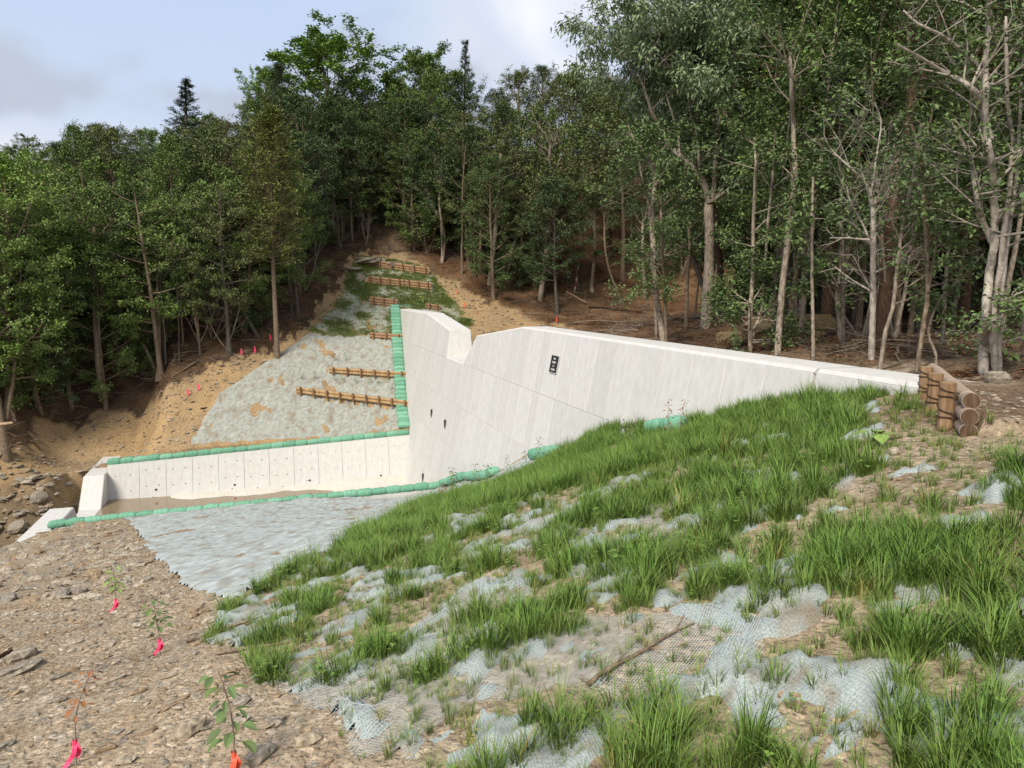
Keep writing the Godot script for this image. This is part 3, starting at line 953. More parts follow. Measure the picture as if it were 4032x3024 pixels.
# ---------- leaves and plants ----------
func add_leaf(g: Geo, p: Vector3, dir: Vector3, side: Vector3, l: float, w: float, col: Color) -> void:
	var nn := side.cross(dir).normalized()
	if nn.y < 0: nn = -nn
	var i := g.v.size()
	var mid := p + dir * l * 0.45
	g.v.append(p); g.v.append(mid + side * w * 0.5 + nn * w * 0.12); g.v.append(p + dir * l - nn * l * 0.08); g.v.append(mid - side * w * 0.5 + nn * w * 0.12)
	for k in 4:
		g.n.append(nn); g.c.append(col)
	var flip := side.cross(dir).dot(nn) < 0
	if flip: g.x.append_array(PackedInt32Array([i, i + 1, i + 2, i, i + 2, i + 3]))
	else: g.x.append_array(PackedInt32Array([i, i + 2, i + 1, i, i + 3, i + 2]))
func curved_leaf(g: Geo, p: Vector3, dir: Vector3, side: Vector3, l: float, w: float, col: Color) -> void:
	var d := dir
	var at := p
	var prev := [p, p]
	for k in 5:
		d = (d + Vector3(0, -0.16, 0)).normalized()
		at += d * l / 5.0
		var hw := w * 0.5 * [0.62, 0.98, 0.95, 0.6, 0.02][k] as float
		var up := side.cross(d).normalized()
		if up.y < 0: up = -up
		var a := at - side * hw + up * hw * 0.35
		var b := at + side * hw + up * hw * 0.35
		var m := at
		var pm: Vector3 = p if k == 0 else at - d * l / 5.0
		for q in [[prev[0], pm, m, a], [pm, prev[1], b, m]]:
			var nn: Vector3 = (q[1] - q[0]).cross(q[3] - q[0])
			if nn.length_squared() < 1e-14: nn = (q[2] - q[1]).cross(q[3] - q[1])
			if nn.y >= 0: g.quad(q[0], q[1], q[2], q[3], col)
			else: g.quad(q[3], q[2], q[1], q[0], col)
		prev = [a, b]
func rnd_dir() -> Vector3: return Vector3(rng.randfn(), rng.randfn(), rng.randfn()).normalized()
func shade_of(v: float) -> Color: return Color(v * rng.randf_range(0.9, 1.1), v, v * rng.randf_range(0.8, 1.15))

func seedling(at: Vector3, h: float, lean: Vector3, leaves: int, leaf: float, m: String, label: String, group := "", tape := "", start := 0.3, called := "seedling", category := "seedling") -> Node3D:
	var t := thing(called, label, category, at, group)
	var stem := Geo.new()
	var pts := []
	var rad := []
	var ph := rng.randf() * TAU
	for k in 9:
		var s := k / 8.0
		pts.append(Vector3(0, s * h, 0) + lean * s * s * h + Vector3(sin(s * 5.0 + ph), 0, cos(s * 4.0 + ph)) * 0.02 * h); rad.append(lerpf(0.006, 0.0022, s) * (0.6 + 0.8 * h))
	pts[0].y = -0.04
	stem.tube(pts, rad, 5)
	var lf := Geo.new()
	for k in leaves:
		var s := lerpf(start, 1.0, (k + rng.randf() * 0.6) / leaves)
		var i := mini(int(s * 8.0), 7)
		var p: Vector3 = pts[i].lerp(pts[i + 1], s * 8.0 - i)
		var an := k * 2.4 + ph
		var out := Vector3(cos(an), rng.randf_range(-0.25, 0.5), sin(an)).normalized()
		var ll := leaf * rng.randf_range(0.7, 1.15) * lerpf(1.1, 0.75, s)
		var st := out * ll * rng.randf_range(0.25, 0.8)
		stem.tube([p, p + st], [0.0018, 0.0012], 3)
		var side := out.cross(Vector3.UP).normalized()
		curved_leaf(lf, p + st, (out + Vector3(0, -0.1, 0)).normalized(), side.rotated(out, rng.randf_range(-0.5, 0.5)), ll, ll * 0.5, shade_of(rng.randf_range(0.7, 1.25)))
	part("stem", stem.mesh(), M.twig, t)
	part("leaves", lf.mesh(true), M[m], t)
	if tape != "":
		var g := Geo.new()
		var c: Vector3 = pts[2]
		g.tube([c + Vector3(0, -0.012, 0), c + Vector3(0, 0.012, 0)], [0.011, 0.011], 8)
		for q in [[Vector3(-0.04, -0.115, 0.02), 0.011], [Vector3(0.012, -0.075, 0.01), 0.012]]:
			var e: Vector3 = q[0]
			var w := Vector3(q[1], 0, 0.004)
			var last := c
			for k in 5:
				var s := (k + 1) / 5.0
				var nx := c + e * s + Vector3(0.012 * sin(s * 4.0), 0, 0.012 * sin(s * 6.0))
				g.quad(last - w, last + w, nx + w, nx - w); last = nx
		part("ribbon", g.mesh(), M[tape], t)
	return t

func make_seedlings() -> void:
	rng.seed = 31
	var G := func(u: float, v: float) -> Vector3: return W(u, v, ground(u, v))
	seedling(G.call(3.81, 0.99), 0.46, Vector3(0.22, 0, -0.05), 22, 0.055, "leaf_rust", "thin seedling with few rusty leaves and a long pink ribbon, at lower left", "", "tape", 0.55)
	seedling(G.call(5.72, 0.9), 0.42, Vector3(-0.02, 0, 0), 26, 0.085, "leaf_mid", "small round-leaved seedling with a bright pink ribbon near the turf edge", "", "tape", 0.45)
	seedling(G.call(7.84, 1.58), 0.44, Vector3(-0.03, 0, 0), 30, 0.075, "leaf_bright", "yellow-green seedling with a pink ribbon farthest down the bare soil", "", "tape", 0.5)
	seedling(G.call(3.12, 0.23), 0.47, Vector3(-0.1, 0, 0.0), 26, 0.085, "leaf_mid", "broad-leaved green seedling at the bottom edge of the bare soil", "", "tape_orange", 0.35)
	var row := [[14.01, -2.82, .34, "leaf_rust"], [14.1, -3.01, .5, "leaf_mid"], [14.16, -3.1, .55, "leaf_mid"], [14.23, -3.26, .38, "leaf_mid"], [14.4, -3.58, .55, "leaf_olive"], [14.53, -3.85, .5, "leaf_mid"], [14.74, -4.31, .55, "leaf_olive"], [14.96, -4.75, .5, "leaf_mid"], [15.12, -5.1, .6, "leaf_olive"]]
	for i in row.size():
		var q: Array = row[i]
		var o := seedling(W(q[0] - 0.22, q[1], ground(q[0] - 0.22, q[1])), q[2] * 1.15, Vector3(rng.randf_range(-0.1, 0.1), 0, 0), 24, 0.085, q[3], ordinal(8 - i) + " seedling from the dam in the row along the long log fence", "seedlings planted along the long log fence")
		if q[3] == "leaf_rust": o.set_meta("label", "small rusty seedling at the near end of the long log fence")
	seedling(G.call(10.05, -4.9), 0.52, Vector3(-0.3, 0, 0), 20, 0.08, "leaf_mid", "green seedling leaning left over the stakes of the grassy fence")
	seedling(G.call(9.9, -5.35), 0.62, Vector3(0, 0, 0), 18, 0.07, "leaf_rust", "rusty brown seedling standing upright before the pale dam face")
	seedling(G.call(9.95, -5.6), 0.55, Vector3(0.05, 0, 0), 22, 0.06, "leaf_rust", "rusty brown seedling just right of its upright twin by the dam")
	seedling(G.call(21.6, -1.3), 0.45, Vector3(0.1, 0, 0), 12, 0.07, "leaf_rust", "rust-leaved seedling low on the near netted slope")
	seedling(G.call(12.0, -1.5), 0.3, Vector3(0.1, 0, 0), 10, 0.06, "leaf_rust", "tiny brownish seedling at the edge of the near turf")
	var fk := 0
	for q in [[36.7, -0.92], [36.75, -1.55], [37.95, -2.47], [37.9, -3.03], [36.6, -2.45], [36.55, -2.79], [36.45, -3.36], [36.35, -3.99], [36.25, -4.39], [35.85, -4.95]]:
		seedling(W(q[0], q[1], ground(q[0], q[1])), rng.randf_range(0.35, 0.5), Vector3(rng.randf_range(-0.15, 0.15), 0, 0), 16, 0.10, "leaf_mid", ("seedling behind the second far fence, " if fk == 2 or fk == 3 else "seedling behind the longest far fence, ") + ordinal(fk if fk < 2 else (fk - 2 if fk < 4 else fk - 2)) + " from the left", "seedlings on the far netted slope")
		fk += 1
	seedling(G.call(42.4, -7.6), 0.6, Vector3.ZERO, 22, 0.13, "leaf_bright", "bright yellow-green seedling in the far grass above the dam")
	for q in [[6.5, -8.35, 0.55, "leaf_bright", "yellow-green leafy plant at the foot of the pale triple tree"], [6.9, -8.0, 0.5, "leaf_light", "low leafy plant left of the pale triple tree"], [5.5, -7.0, 0.32, "leaf_mid", "broad-leaved plant on the soil behind the near log fence"], [5.2, -7.9, 0.5, "leaf_rust", "plant with withered rusty leaves right of the pale triple tree"]]:
		seedling(G.call(q[0], q[1]), q[2], Vector3(rng.randf_range(-0.2, 0.2), 0, 0), 26, 0.15, q[3], q[4], "", "", 0.2, "leafy_plant", "plant")
	# broad-leaved weeds by the near fence
	var t := thing("burdock_plant", "low plant with broad heart-shaped leaves in the grass by the pale log fence", "plant", G.call(4.75, -4.35))
	for k in 4:
		var g := Geo.new()
		var an := k * 1.7 + 0.4
		var out := Vector3(cos(an), 0.25, sin(an)).normalized()
		var side := out.cross(Vector3.UP).normalized()
		for s in 6:
			var wa := sin(PI * (0.12 + 0.88 * s / 6.0)) * 0.06
			var wb := sin(PI * (0.12 + 0.88 * (s + 1) / 6.0)) * 0.06
			var pa := out * (0.06 + 0.024 * s) + Vector3(0, 0.07 - 0.0025 * s * s, 0)
			var pb := out * (0.06 + 0.024 * (s + 1)) + Vector3(0, 0.07 - 0.0025 * (s + 1) * (s + 1), 0)
			g.quad(pa - side * wa, pa + side * wa, pb + side * wb, pb - side * wb, Color(1, 1, 1))
		g.tube([Vector3.ZERO, out * 0.07 + Vector3(0, 0.07, 0)], [0.004, 0.003], 5)
		part("leaf", g.mesh(true), M.leaf_bright, t)

# ---------- stones ----------
func stone_mesh(seed_: int, flat: float, rough: float, a := 9, b := 6) -> ArrayMesh:
	var f := FastNoiseLite.new()
	f.seed = seed_; f.frequency = 0.9; f.noise_type = FastNoiseLite.TYPE_CELLULAR; f.cellular_return_type = FastNoiseLite.RETURN_CELL_VALUE
	var f2 := FastNoiseLite.new()
	f2.seed = seed_ + 5; f2.frequency = 0.7
	var pt := []
	for j in b + 1:
		var row := []
		for i in a:
			var th := PI * j / b
			var p := Vector3(sin(th) * cos(TAU * i / a), cos(th), sin(th) * sin(TAU * i / a))
			var r := 1.0 + rough * f.get_noise_3dv(p) * 0.5 + rough * f2.get_noise_3dv(p * 1.6) * 1.2
			p *= r
			p.y = clampf(p.y * flat, -flat * 0.8, flat * 0.72)
			row.append(p * 0.5)
		pt.append(row)
	var g := Geo.new()
	for j in b:
		for i in a:
			var n := (i + 1) % a
			if j == 0: g.tri(pt[0][0], pt[1][n], pt[1][i])
			elif j == b - 1: g.tri(pt[j][i], pt[j][n], pt[b][0])
			else: g.quad(pt[j][i], pt[j][n], pt[j + 1][n], pt[j + 1][i])
	return g.mesh()

func make_stones() -> void:
	rng.seed = 55
	var protos := []
	for k in 7: protos.append(stone_mesh(200 + k * 13, [0.35, 0.5, 0.42, 0.7, 0.28, 0.55, 0.4][k], 0.35))
	var put := func(u: float, v: float, s: Vector3, turn: float, m: String, label: String, group: String, k: int, lift := 0.15) -> void:
		var o := part("stone", protos[k], M[m], self)
		tag(o, label, "stone", group)
		var e := 0.06
		var nn := Vector3(ground(u, v + e) - ground(u, v - e), 2 * e, ground(u + e, v) - ground(u - e, v)).normalized()
		var bs := Basis(Quaternion(Vector3.UP, nn)) * Basis(Vector3.UP, turn) * Basis.from_scale(s)
		o.transform = Transform3D(bs, W(u, v, ground(u, v) + s.y * lift * 0.6))
	put.call(6.15, 1.9, Vector3(0.36, 0.26, 0.22), 0.5, "stone1", "largest grey slab stone lying on the soil at far lower left", "", 0)
	put.call(6.55, 2.0, Vector3(0.22, 0.2, 0.16), 0.2, "stone1", "grey stone behind the largest slab at lower left", "", 3)
	put.call(3.8, 0.48, Vector3(0.17, 0.16, 0.12), 0.9, "stone0", "rounded tan stone beside the leafy seedling at the bottom", "", 3)
	put.call(3.22, 0.14, Vector3(0.15, 0.15, 0.12), 1.4, "stone1", "squat grey-brown stone at the bottom edge below the turf", "", 5)
	put.call(6.4, 0.62, Vector3(0.15, 0.14, 0.12), 0.4, "stone2", "smooth pale stone at the corner of turf and bare soil", "", 3)
	put.call(3.2, -0.06, Vector3(0.12, 0.13, 0.1), 0.1, "stone0", "tan cobble half under the grey netting at the bottom", "", 5)
	var n := 0
	while n < 170:
		var u := rng.randf_range(2.7, 13.0)
		var v := rng.randf_range(0.0, 4.6)
		if inside(lawn, u, v) or inside(bare_net, u, v): continue
		var q := eye(W(u, v, ground(u, v)))
		if absf(q.x / q.z) > 0.69 or q.y / q.z < -0.52: continue
		if rng.randf() > 1.2 - u / 12.0: continue
		n += 1
		var s := rng.randf_range(0.05, 0.115) * (0.8 + u * 0.035)
		put.call(u, v, Vector3(s * rng.randf_range(0.9, 1.7), s * rng.randf_range(0.7, 1.1), s * rng.randf_range(0.6, 1.0)), rng.randf() * TAU, "stone%d" % rng.randi_range(0, 3), "loose flat stone among the rubble on the bare soil at lower left", "loose stones on the bare soil", rng.randi() % 7)
	for q in [[5.85, -0.37, 0.14, "stone3", "brown wedge-shaped stone standing on the white netting among grass"], [4.0, -0.55, 0.09, "stone0", "small tan stone on the netting close to the bottom"], [4.3, -4.1, 0.1, "stone2", "pale stone just below the near log fence"], [3.6, -3.9, 0.08, "stone0", "pale tan stone in thin grass right of the near fence"], [3.4, -5.1, 0.2, "stone1", "grey stone in the dark soil right of the near fence"], [6.0, -6.95, 0.26, "stone1", "grey stone at the far end of the near log fence"], [3.3, -4.7, 0.13, "stone2", "pale stone at the right edge beside the dark soil"]]:
		put.call(q[0], q[1], Vector3(q[2], q[2] * 1.1, q[2] * 0.8), rng.randf() * TAU, q[3], q[4], "", 3, 0.3)
	for q in [[29.5, 8.6, 0.9, "boulder lying in the torn bank beyond the sill wall"], [30.6, 9.2, 0.7, "smaller boulder beside the big one in the torn bank"], [28.6, 9.4, 0.8, "angular boulder in the stream bed left of the sill wall"], [29.2, 10.6, 0.9, "dark wet boulder in the stream bed at far left"], [31.5, 8.7, 0.6, "buff stone wedged in the cut bank above the stream"]]:
		put.call(q[0], q[1], Vector3(q[2], q[2], q[2] * 0.8), rng.randf() * TAU, "stone1", q[3], "", 3, 0.4)
	for q in [[13.9, -8.95, 0.75, 0.9], [13.1, -8.7, 0.5, 0.5], [14.6, -10.3, 1.3, 1.0], [13.3, -10.5, 1.1, 1.0], [12.2, -9.6, 0.5, 0.6]]:
		var o := part("boulder", protos[[3, 5, 2, 3, 5][n % 5]], M.boulder, self)
		n += 1
		tag(o, "mossy buff boulder among the trunks behind the dam crest", "boulder", "boulders behind the dam crest")
		o.transform = Transform3D(Basis(Vector3.UP, rng.randf() * TAU) * Basis.from_scale(Vector3(q[2], q[2] * q[3], q[2] * 0.8)), W(q[0], q[1], ground(q[0], q[1]) + 0.08 * q[2]))
	for q in [[46.4, -5.1, 1.7], [46.2, -6.6, 1.1], [46.9, -5.9, 1.2], [44.9, -4.6, 1.0], [46.0, -4.3, 1.4]]:
		var o := part("boulder", protos[n % 7], M.stone1, self)
		n += 1
		tag(o, "grey rock outcrop above the uppermost log fence", "rock", "grey rocks above the uppermost fence")
		o.transform = Transform3D(Basis(Vector3.UP, rng.randf() * TAU) * Basis.from_scale(Vector3(q[2], q[2] * 0.8, q[2] * 0.7)), W(q[0], q[1], ground(q[0], q[1])))
	# rubble too small to count
	var g := thing("gravel", "crushed stone and clods strewn over the bare soil", "")
	tag(g, "", "", "", "stuff")
	var sets := []
	for k in 7: sets.append([])
	var tries := 0
	var made := 0
	while made < 13500 and tries < 120000:
		tries += 1
		var far := rng.randf() < 0.30
		var u := rng.randf_range(1.9, 9.0) if not far else rng.randf_range(9.0, 38.0)
		var v := rng.randf_range(-6.2, 3.4) if not far else rng.randf_range(0.0, 12.0)
		if rng.randf() < 0.12: u = rng.randf_range(36.0, 46.0); v = rng.randf_range(-16.0, 3.0)
		if rng.randf() < 0.012: u = rng.randf_range(26.5, 33.4); v = rng.randf_range(7.6, 12.5)
		var torn := u > 26.0 and u < 33.5 and v > 7.5 and v < 12.6
		var lawn_in := inside(lawn, u, v, 0.3)
		if lawn_in and rng.randf() > 0.8: continue
		if not lawn_in and u < 9.0 and rng.randf() > 0.62: continue
		if inside(bare_net, u, v, 0.2) or inside(far_net, u, v, 0.1): continue
		if not clear(u, v): continue
		if u > 24.8 and u < 33.2 and v > -6.2 and v < 7.4: continue
		if u < 30 and v < -6.2: continue
		made += 1
		var s := (rng.randf_range(0.010, 0.042) if not lawn_in else rng.randf_range(0.008, 0.03)) if u < 9.0 else rng.randf_range(0.05, 0.14)
		if torn: s = rng.randf_range(0.08, 0.3)
		if rng.randf() < 0.15: s *= 1.6
		var b := Basis(Vector3.UP, rng.randf() * TAU) * Basis(Vector3.RIGHT, rng.randf_range(-0.5, 0.5)) * Basis.from_scale(Vector3(s * rng.randf_range(0.9, 1.8), s * rng.randf_range(0.6, 1.1), s))
		sets[rng.randi() % 7].append(Transform3D(b, W(u, v, ground(u, v) + s * 0.08)))
	for k in 7: scatter("pebbles", protos[k], M["stone%d" % (k % 4)], sets[k], g)

func scatter(called: String, me: Mesh, m: Material, places: Array, parent: Node, cols := []) -> void:
	if places.is_empty(): return
	var mm := MultiMesh.new()
	mm.transform_format = MultiMesh.TRANSFORM_3D
	mm.use_colors = not cols.is_empty()
	mm.mesh = me
	mm.instance_count = places.size()
	for i in places.size():
		mm.set_instance_transform(i, places[i])
		if not cols.is_empty(): mm.set_instance_color(i, cols[i])
	var o := MultiMeshInstance3D.new()
	o.name = called if parent != self else numbered(called)
	o.multimesh = mm; o.material_override = m
	parent.add_child(o, true)
	o.set_meta("kind", "stuff")

# ---------- erosion netting ----------
func net_lift(u: float, v: float, grassy: bool) -> float:
	if grassy:
		var near := 1.0 - smoothstep(4.0, 16.0, u)
		var r := nz("ridge", u * 1.15, v * 1.15)
		var l := 0.004 + 0.08 * maxf(0.0, r - 0.15) + 0.05 * nz("tuft", u * 1.9, v * 1.9) + 0.034 * nz("tuft", u * 5.0 + 3.0, v * 5.0) + 0.02 * nz("fine", u * 2.6, v * 2.6)
		l -= 0.015 + 0.07 * clampf(nz("patch", u * 5.0 + 20.0, v * 5.0) * 2.0 + 0.25 * smoothstep(-1.8, -3.2, v), 0.0, 1.0)
		return l * (0.75 + 0.35 * near)
	return 0.022 + 0.03 * maxf(0.0, nz("ridge", u * 0.9, v * 1.4) - 0.2) + 0.02 * nz("tuft", u * 2.0, v * 2.0) + 0.012 * nz("fine", u * 1.4, v * 1.4) - 0.05 * clampf(nz("patch", u * 2.2 + 5.0, v * 3.4) * 2.2 - 0.42, 0.0, 1.0)

func net_sheet(us: PackedFloat32Array, vs: PackedFloat32Array, poly: PackedVector2Array, grassy: bool, tone: Color, rough: float) -> Mesh:
	var g := Geo.new()
	var nv := vs.size()
	var keep := PackedByteArray()
	keep.resize(us.size() * nv)
	for i in us.size():
		for j in nv:
			var u := us[i]
			var v := vs[j]
			var k := inside(poly, u, v, rough)
			if grassy and u < 8.0 and Geometry2D.get_closest_point_to_segment(Vector2(u, v), Vector2(4.0, -4.4), Vector2(6.6, -6.6)).distance_to(Vector2(u, v)) < 0.42: k = false
			keep[i * nv + j] = 1 if k else 0
			if not k:
				g.vert(Vector3.ZERO, Vector3.UP); continue
			var q := nz("fine", u * 3.1 + 7.0, v * 3.1)
			var dirt := clampf(nz("clod", u * 2.6, v * 3.4 + 30.0) * 1.7 - 0.22, 0.0, 0.85)
			dirt = maxf(dirt, clampf(nz("fine", u * 4.3, v * 4.3 + 15.0) * 2.2 - 0.35, 0.0, 0.7))
			var col := tone * (1.0 + 0.4 * q)
			col = col.lerp(Color(0.36, 0.27, 0.18), dirt)
			g.vert(W(u, v, ground(u, v) + net_lift(u, v, grassy)), Vector3.UP, col)
	for i in us.size():          # the rim is dug in
		for j in nv:
			if keep[i * nv + j] == 1:
				var rim := false
				for q in [[1, 0], [-1, 0], [0, 1], [0, -1]]:
					var a2: int = clampi(i + q[0], 0, us.size() - 1) * nv + clampi(j + q[1], 0, nv - 1)
					if keep[a2] == 0: rim = true
				if rim: g.v[i * nv + j].y = ground(us[i], vs[j]) - 0.015
	for i in us.size() - 1:
		for j in nv - 1:
			var a := i * nv + j
			if keep[a] and keep[a + 1] and keep[a + nv] and keep[a + nv + 1]:
				g.x.append_array(PackedInt32Array([a, a + 1, a + nv, a + 1, a + nv + 1, a + nv]))
	g.smooth()
	return g.mesh(true)

func make_nets() -> void:
	var a := part("erosion_net", net_sheet(lines([[1.4, 8.0, 0.05], [8.0, 17.0, 0.1]]), lines([[-6.4, 0.9, 0.05]]), lawn, true, Color(0.52, 0.565, 0.565), 0.25), M.net, self)
	tag(a, "pale grey erosion netting bulging over clods between the near grass tufts", "netting")
	var b := part("erosion_net", net_sheet(lines([[6.5, 14.0, 0.07], [14.0, 25.0, 0.12]]), lines([[-6.0, 5.0, 0.07]]), bare_net, false, Color(0.65, 0.69, 0.70), 0.12), M.net, self)
	tag(b, "bluish white erosion netting without grass on the slope above the near channel edge", "netting")
	var c := part("erosion_net", net_sheet(lines([[33.2, 40.3, 0.09]]), lines([[-5.7, 3.9, 0.09]]), far_net, false, Color(0.54, 0.54, 0.50), 0.1), M.net, self)
	tag(c, "grey erosion netting spread over the far slope above the channel wall", "netting")
	# open threads of the net close to the camera
	var g := Geo.new()
	var w := 0.0009
	for fam in 2:
		var k := -6.0
		while k < 9.0:
			var s := 0.0
			var last := Vector3.ZERO
			var on := false
			while s < 7.0:
				var u: float = (1.8 + s * 0.8) if fam == 0 else (1.8 + s * 0.62)
				var v: float = (k + s * 0.62) if fam == 0 else (k - s * 0.8)
				s += 0.05
				if u > 6.3 or v > 0.7 or v < -3.6:
					on = false; continue
				var bare := nz("patch", u * 3.0 + 60.0, v * 3.0)
				if bare < 0.16 or not inside(lawn, u, v, 0.25):
					on = false; continue
				var p := W(u, v, ground(u, v) + maxf(net_lift(u, v, true), 0.0) + 0.007)
				if on:
					var d := (p - last).normalized()
					var e := d.cross(Vector3.UP).normalized() * w
					var i := g.v.size()
					g.v.append(last - e); g.v.append(last + e); g.v.append(p + e); g.v.append(p - e)
					for q in 4:
						g.n.append(Vector3.UP); g.c.append(Color.WHITE)
					g.x.append_array(PackedInt32Array([i, i + 2, i + 1, i, i + 3, i + 2]))
				last = p; on = true
			k += 0.022
	var th := part("net_threads", g.mesh(), M.thread, a)
	th.set_meta("kind", "stuff")

# ---------- grass ----------
func tuft_mesh(seed_: int, blades: int, tall: float, spread: float, wide := 1.0) -> ArrayMesh:
	rng.seed = seed_
	var g := Geo.new()
	for k in blades:
		var an := rng.randf() * TAU
		var out := Vector3(cos(an), 0, sin(an))
		var p := out * spread * sqrt(rng.randf()) * 0.7
		var h := tall * rng.randf_range(0.45, 1.15)
		var bend := rng.randf_range(0.12, 0.75)
		var w := rng.randf_range(0.0015, 0.0030) * wide
		var side := out.cross(Vector3.UP).rotated(Vector3.UP, rng.randf_range(-0.8, 0.8))
		var tint := Color(rng.randf_range(0.8, 1.25), 1, 0.9) * rng.randf_range(0.5, 1.4)
		if rng.randf() < 0.07: tint = Color(2.2, 1.35, 1.6)
		var last := p
		var lw := w
		for s in 4:
			var t := (s + 1) / 4.0
			var np := p + Vector3(0, h * (t - 0.30 * bend * t * t * t), 0) + out * h * bend * t * t
			var nw := w * (1.0 - 0.93 * t * t)
			var nn := side.cross(np - last).normalized()
			var flip := nn.y < 0
			if flip: nn = -nn
			var i := g.v.size()
			g.v.append(last - side * lw); g.v.append(last + side * lw); g.v.append(np + side * nw); g.v.append(np - side * nw)
			for q in 4:
				g.n.append((nn + Vector3.UP * 0.5).normalized()); g.c.append(tint)
			g.x.append_array(PackedInt32Array([i, i + 1, i + 2, i, i + 2, i + 3] if flip else [i, i + 2, i + 1, i, i + 3, i + 2]))
			last = np; lw = nw
	return g.mesh(true)
func clover_mesh(seed_: int) -> ArrayMesh:
	rng.seed = seed_
	var g := Geo.new()
	for k in 7:
		var an := rng.randf() * TAU
		var p := Vector3(cos(an), 0, sin(an)) * rng.randf() * 0.07
		var top := p + Vector3(rng.randf_range(-0.02, 0.02), rng.randf_range(0.06, 0.14), rng.randf_range(-0.02, 0.02))
		g.tube([p, top], [0.0009, 0.0008], 3)
		for q in 3:
			var a := TAU * q / 3.0 + an
			var d := Vector3(cos(a), 0.15, sin(a)).normalized()
			add_leaf(g, top, d, d.cross(Vector3.UP).normalized(), 0.020, 0.018, Color(1.5, 1.35, 1.2))
	return g.mesh(true)

func make_grass() -> void:
	var t := thing("grass", "young green grass growing in tufts through the near netting", "")
	tag(t, "", "", "", "stuff")
	var kinds := []
	for k in 6: kinds.append(tuft_mesh(500 + k, 32, 0.125 + 0.021 * k, 0.052))
	kinds.append(clover_mesh(900))
	rng.seed = 601
	var sets := []
	var cols := []
	for k in 7:
		sets.append([]); cols.append([])
	var made := 0
	for tries in 110000:
		var u := 1.0 + pow(rng.randf(), 1.25) * 16.0
		var v := rng.randf_range(-6.4, 0.9)
		if not inside(lawn, u, v, 0.2): continue
		var right := smoothstep(-0.8, -2.8, v + 0.12 * u)
		var edge := smoothstep(6.0, 10.0, u) * 0.20
		var d := 0.6 * nz("tuft", u * 1.3, v * 1.3) + 0.75 * nz("tuft", u * 3.1 + 8.0, v * 3.1) + 0.5 * nz("patch", u * 3.0, v * 3.0) - 0.10 + 0.13 * right + edge
		d -= 0.5 * smoothstep(0.9, 0.35, Geometry2D.get_closest_point_to_segment(Vector2(u, v), Vector2(4.0, -4.5), Vector2(6.4, -6.5)).distance_to(Vector2(u, v)))
		if u < 6.0 and v > -2.2 and nz("patch", u * 3.0 + 60.0, v * 3.0) > 0.02: d -= 0.22
		if u < 5.5 and v < -3.4: d -= 0.10
		var p := smoothstep(-0.16, 0.26, d)
		if rng.randf() > p * (1.15 if u < 9.0 else 0.9): 
			if rng.randf() > 0.2: continue
			p *= 0.4
		made += 1
		if made > 19000: break
		var h := ground(u, v) + maxf(0.0, net_lift(u, v, true) - 0.02) - 0.008
		var s := lerpf(0.5, 1.0, clampf(p, 0, 1)) * rng.randf_range(0.65, 1.2)
		if u > 7.0: s *= 1.0 + 0.02 * u
		var lush := clampf(0.5 + 1.2 * d, 0, 1)
		var col := Color(1.12, 1.0, 1.1).lerp(Color(0.82, 0.95, 0.8), lush) * rng.randf_range(0.8, 1.15)
		if rng.randf() < 0.06 * (1.0 - lush): col = Color(1.9, 1.15, 1.6)
		var k := rng.randi() % 6
		if rng.randf() < 0.05: k = 6
		sets[k].append(Transform3D(Basis(Vector3.UP, rng.randf() * TAU) * Basis(Vector3.RIGHT, rng.randf_range(-0.2, 0.2)) * Basis.from_scale(Vector3(s, s, s)), W(u, v, h)))
		cols[k].append(col)
	for k in 7: scatter("tufts", kinds[k], M.grass, sets[k], t, cols[k])
	# grass on the far slope
	var f := thing("grass", "grass patches growing between the log fences high on the far slope", "")
	tag(f, "", "", "", "stuff")
	rng.seed = 602
	var low := []
	for k in 3: low.append(tuft_mesh(700 + k, 18, 0.12, 0.16, 3.0))
	rng.seed = 603
	var fs := [[], [], []]
	var fc := [[], [], []]
	for tries in 26000:
		var u := rng.randf_range(39.5, 47.5)
		var v := rng.randf_range(-10.2, -1.2)
		if rng.randf() < 0.05: u = rng.randf_range(33.5, 44.0); v = rng.randf_range(-1.0, 4.0)
		if not inside(far_lawn, u, v, 0.35): continue
		var d := nz("tuft", u * 0.9, v * 0.9) + 0.5 * nz("patch", u * 2.0 + 11.0, v * 2.0)
		d += 0.35 * smoothstep(42.0, 43.5, u - 0.25 * (v + 6.0)) - 0.08
		d += 0.30 * smoothstep(-8.6, -9.6, v)
		if rng.randf() > clampf(0.34 + 1.2 * d, 0.04, 0.85): continue
		var k := rng.randi() % 3
		var s := rng.randf_range(0.8, 1.5)
		fs[k].append(Transform3D(Basis(Vector3.UP, rng.randf() * TAU) * Basis.from_scale(Vector3.ONE * s), W(u, v, ground(u, v) - 0.01)))
		fc[k].append(Color(1.1, 1.0, 1.0) * rng.randf_range(0.9, 1.4))
	for k in 3: scatter("tufts", low[k], M.grass_far, fs[k], f, fc[k])
	# torn shreds of netting showing between the far grass
	var c := part("erosion_net", net_sheet(lines([[39.3, 47.6, 0.1]]), lines([[-10.2, -1.2, 0.1]]), far_lawn, false, Color(0.50, 0.51, 0.42), 0.4), M.net, self)
	tag(c, "thin greyish netting showing between the grass high on the far slope", "netting")

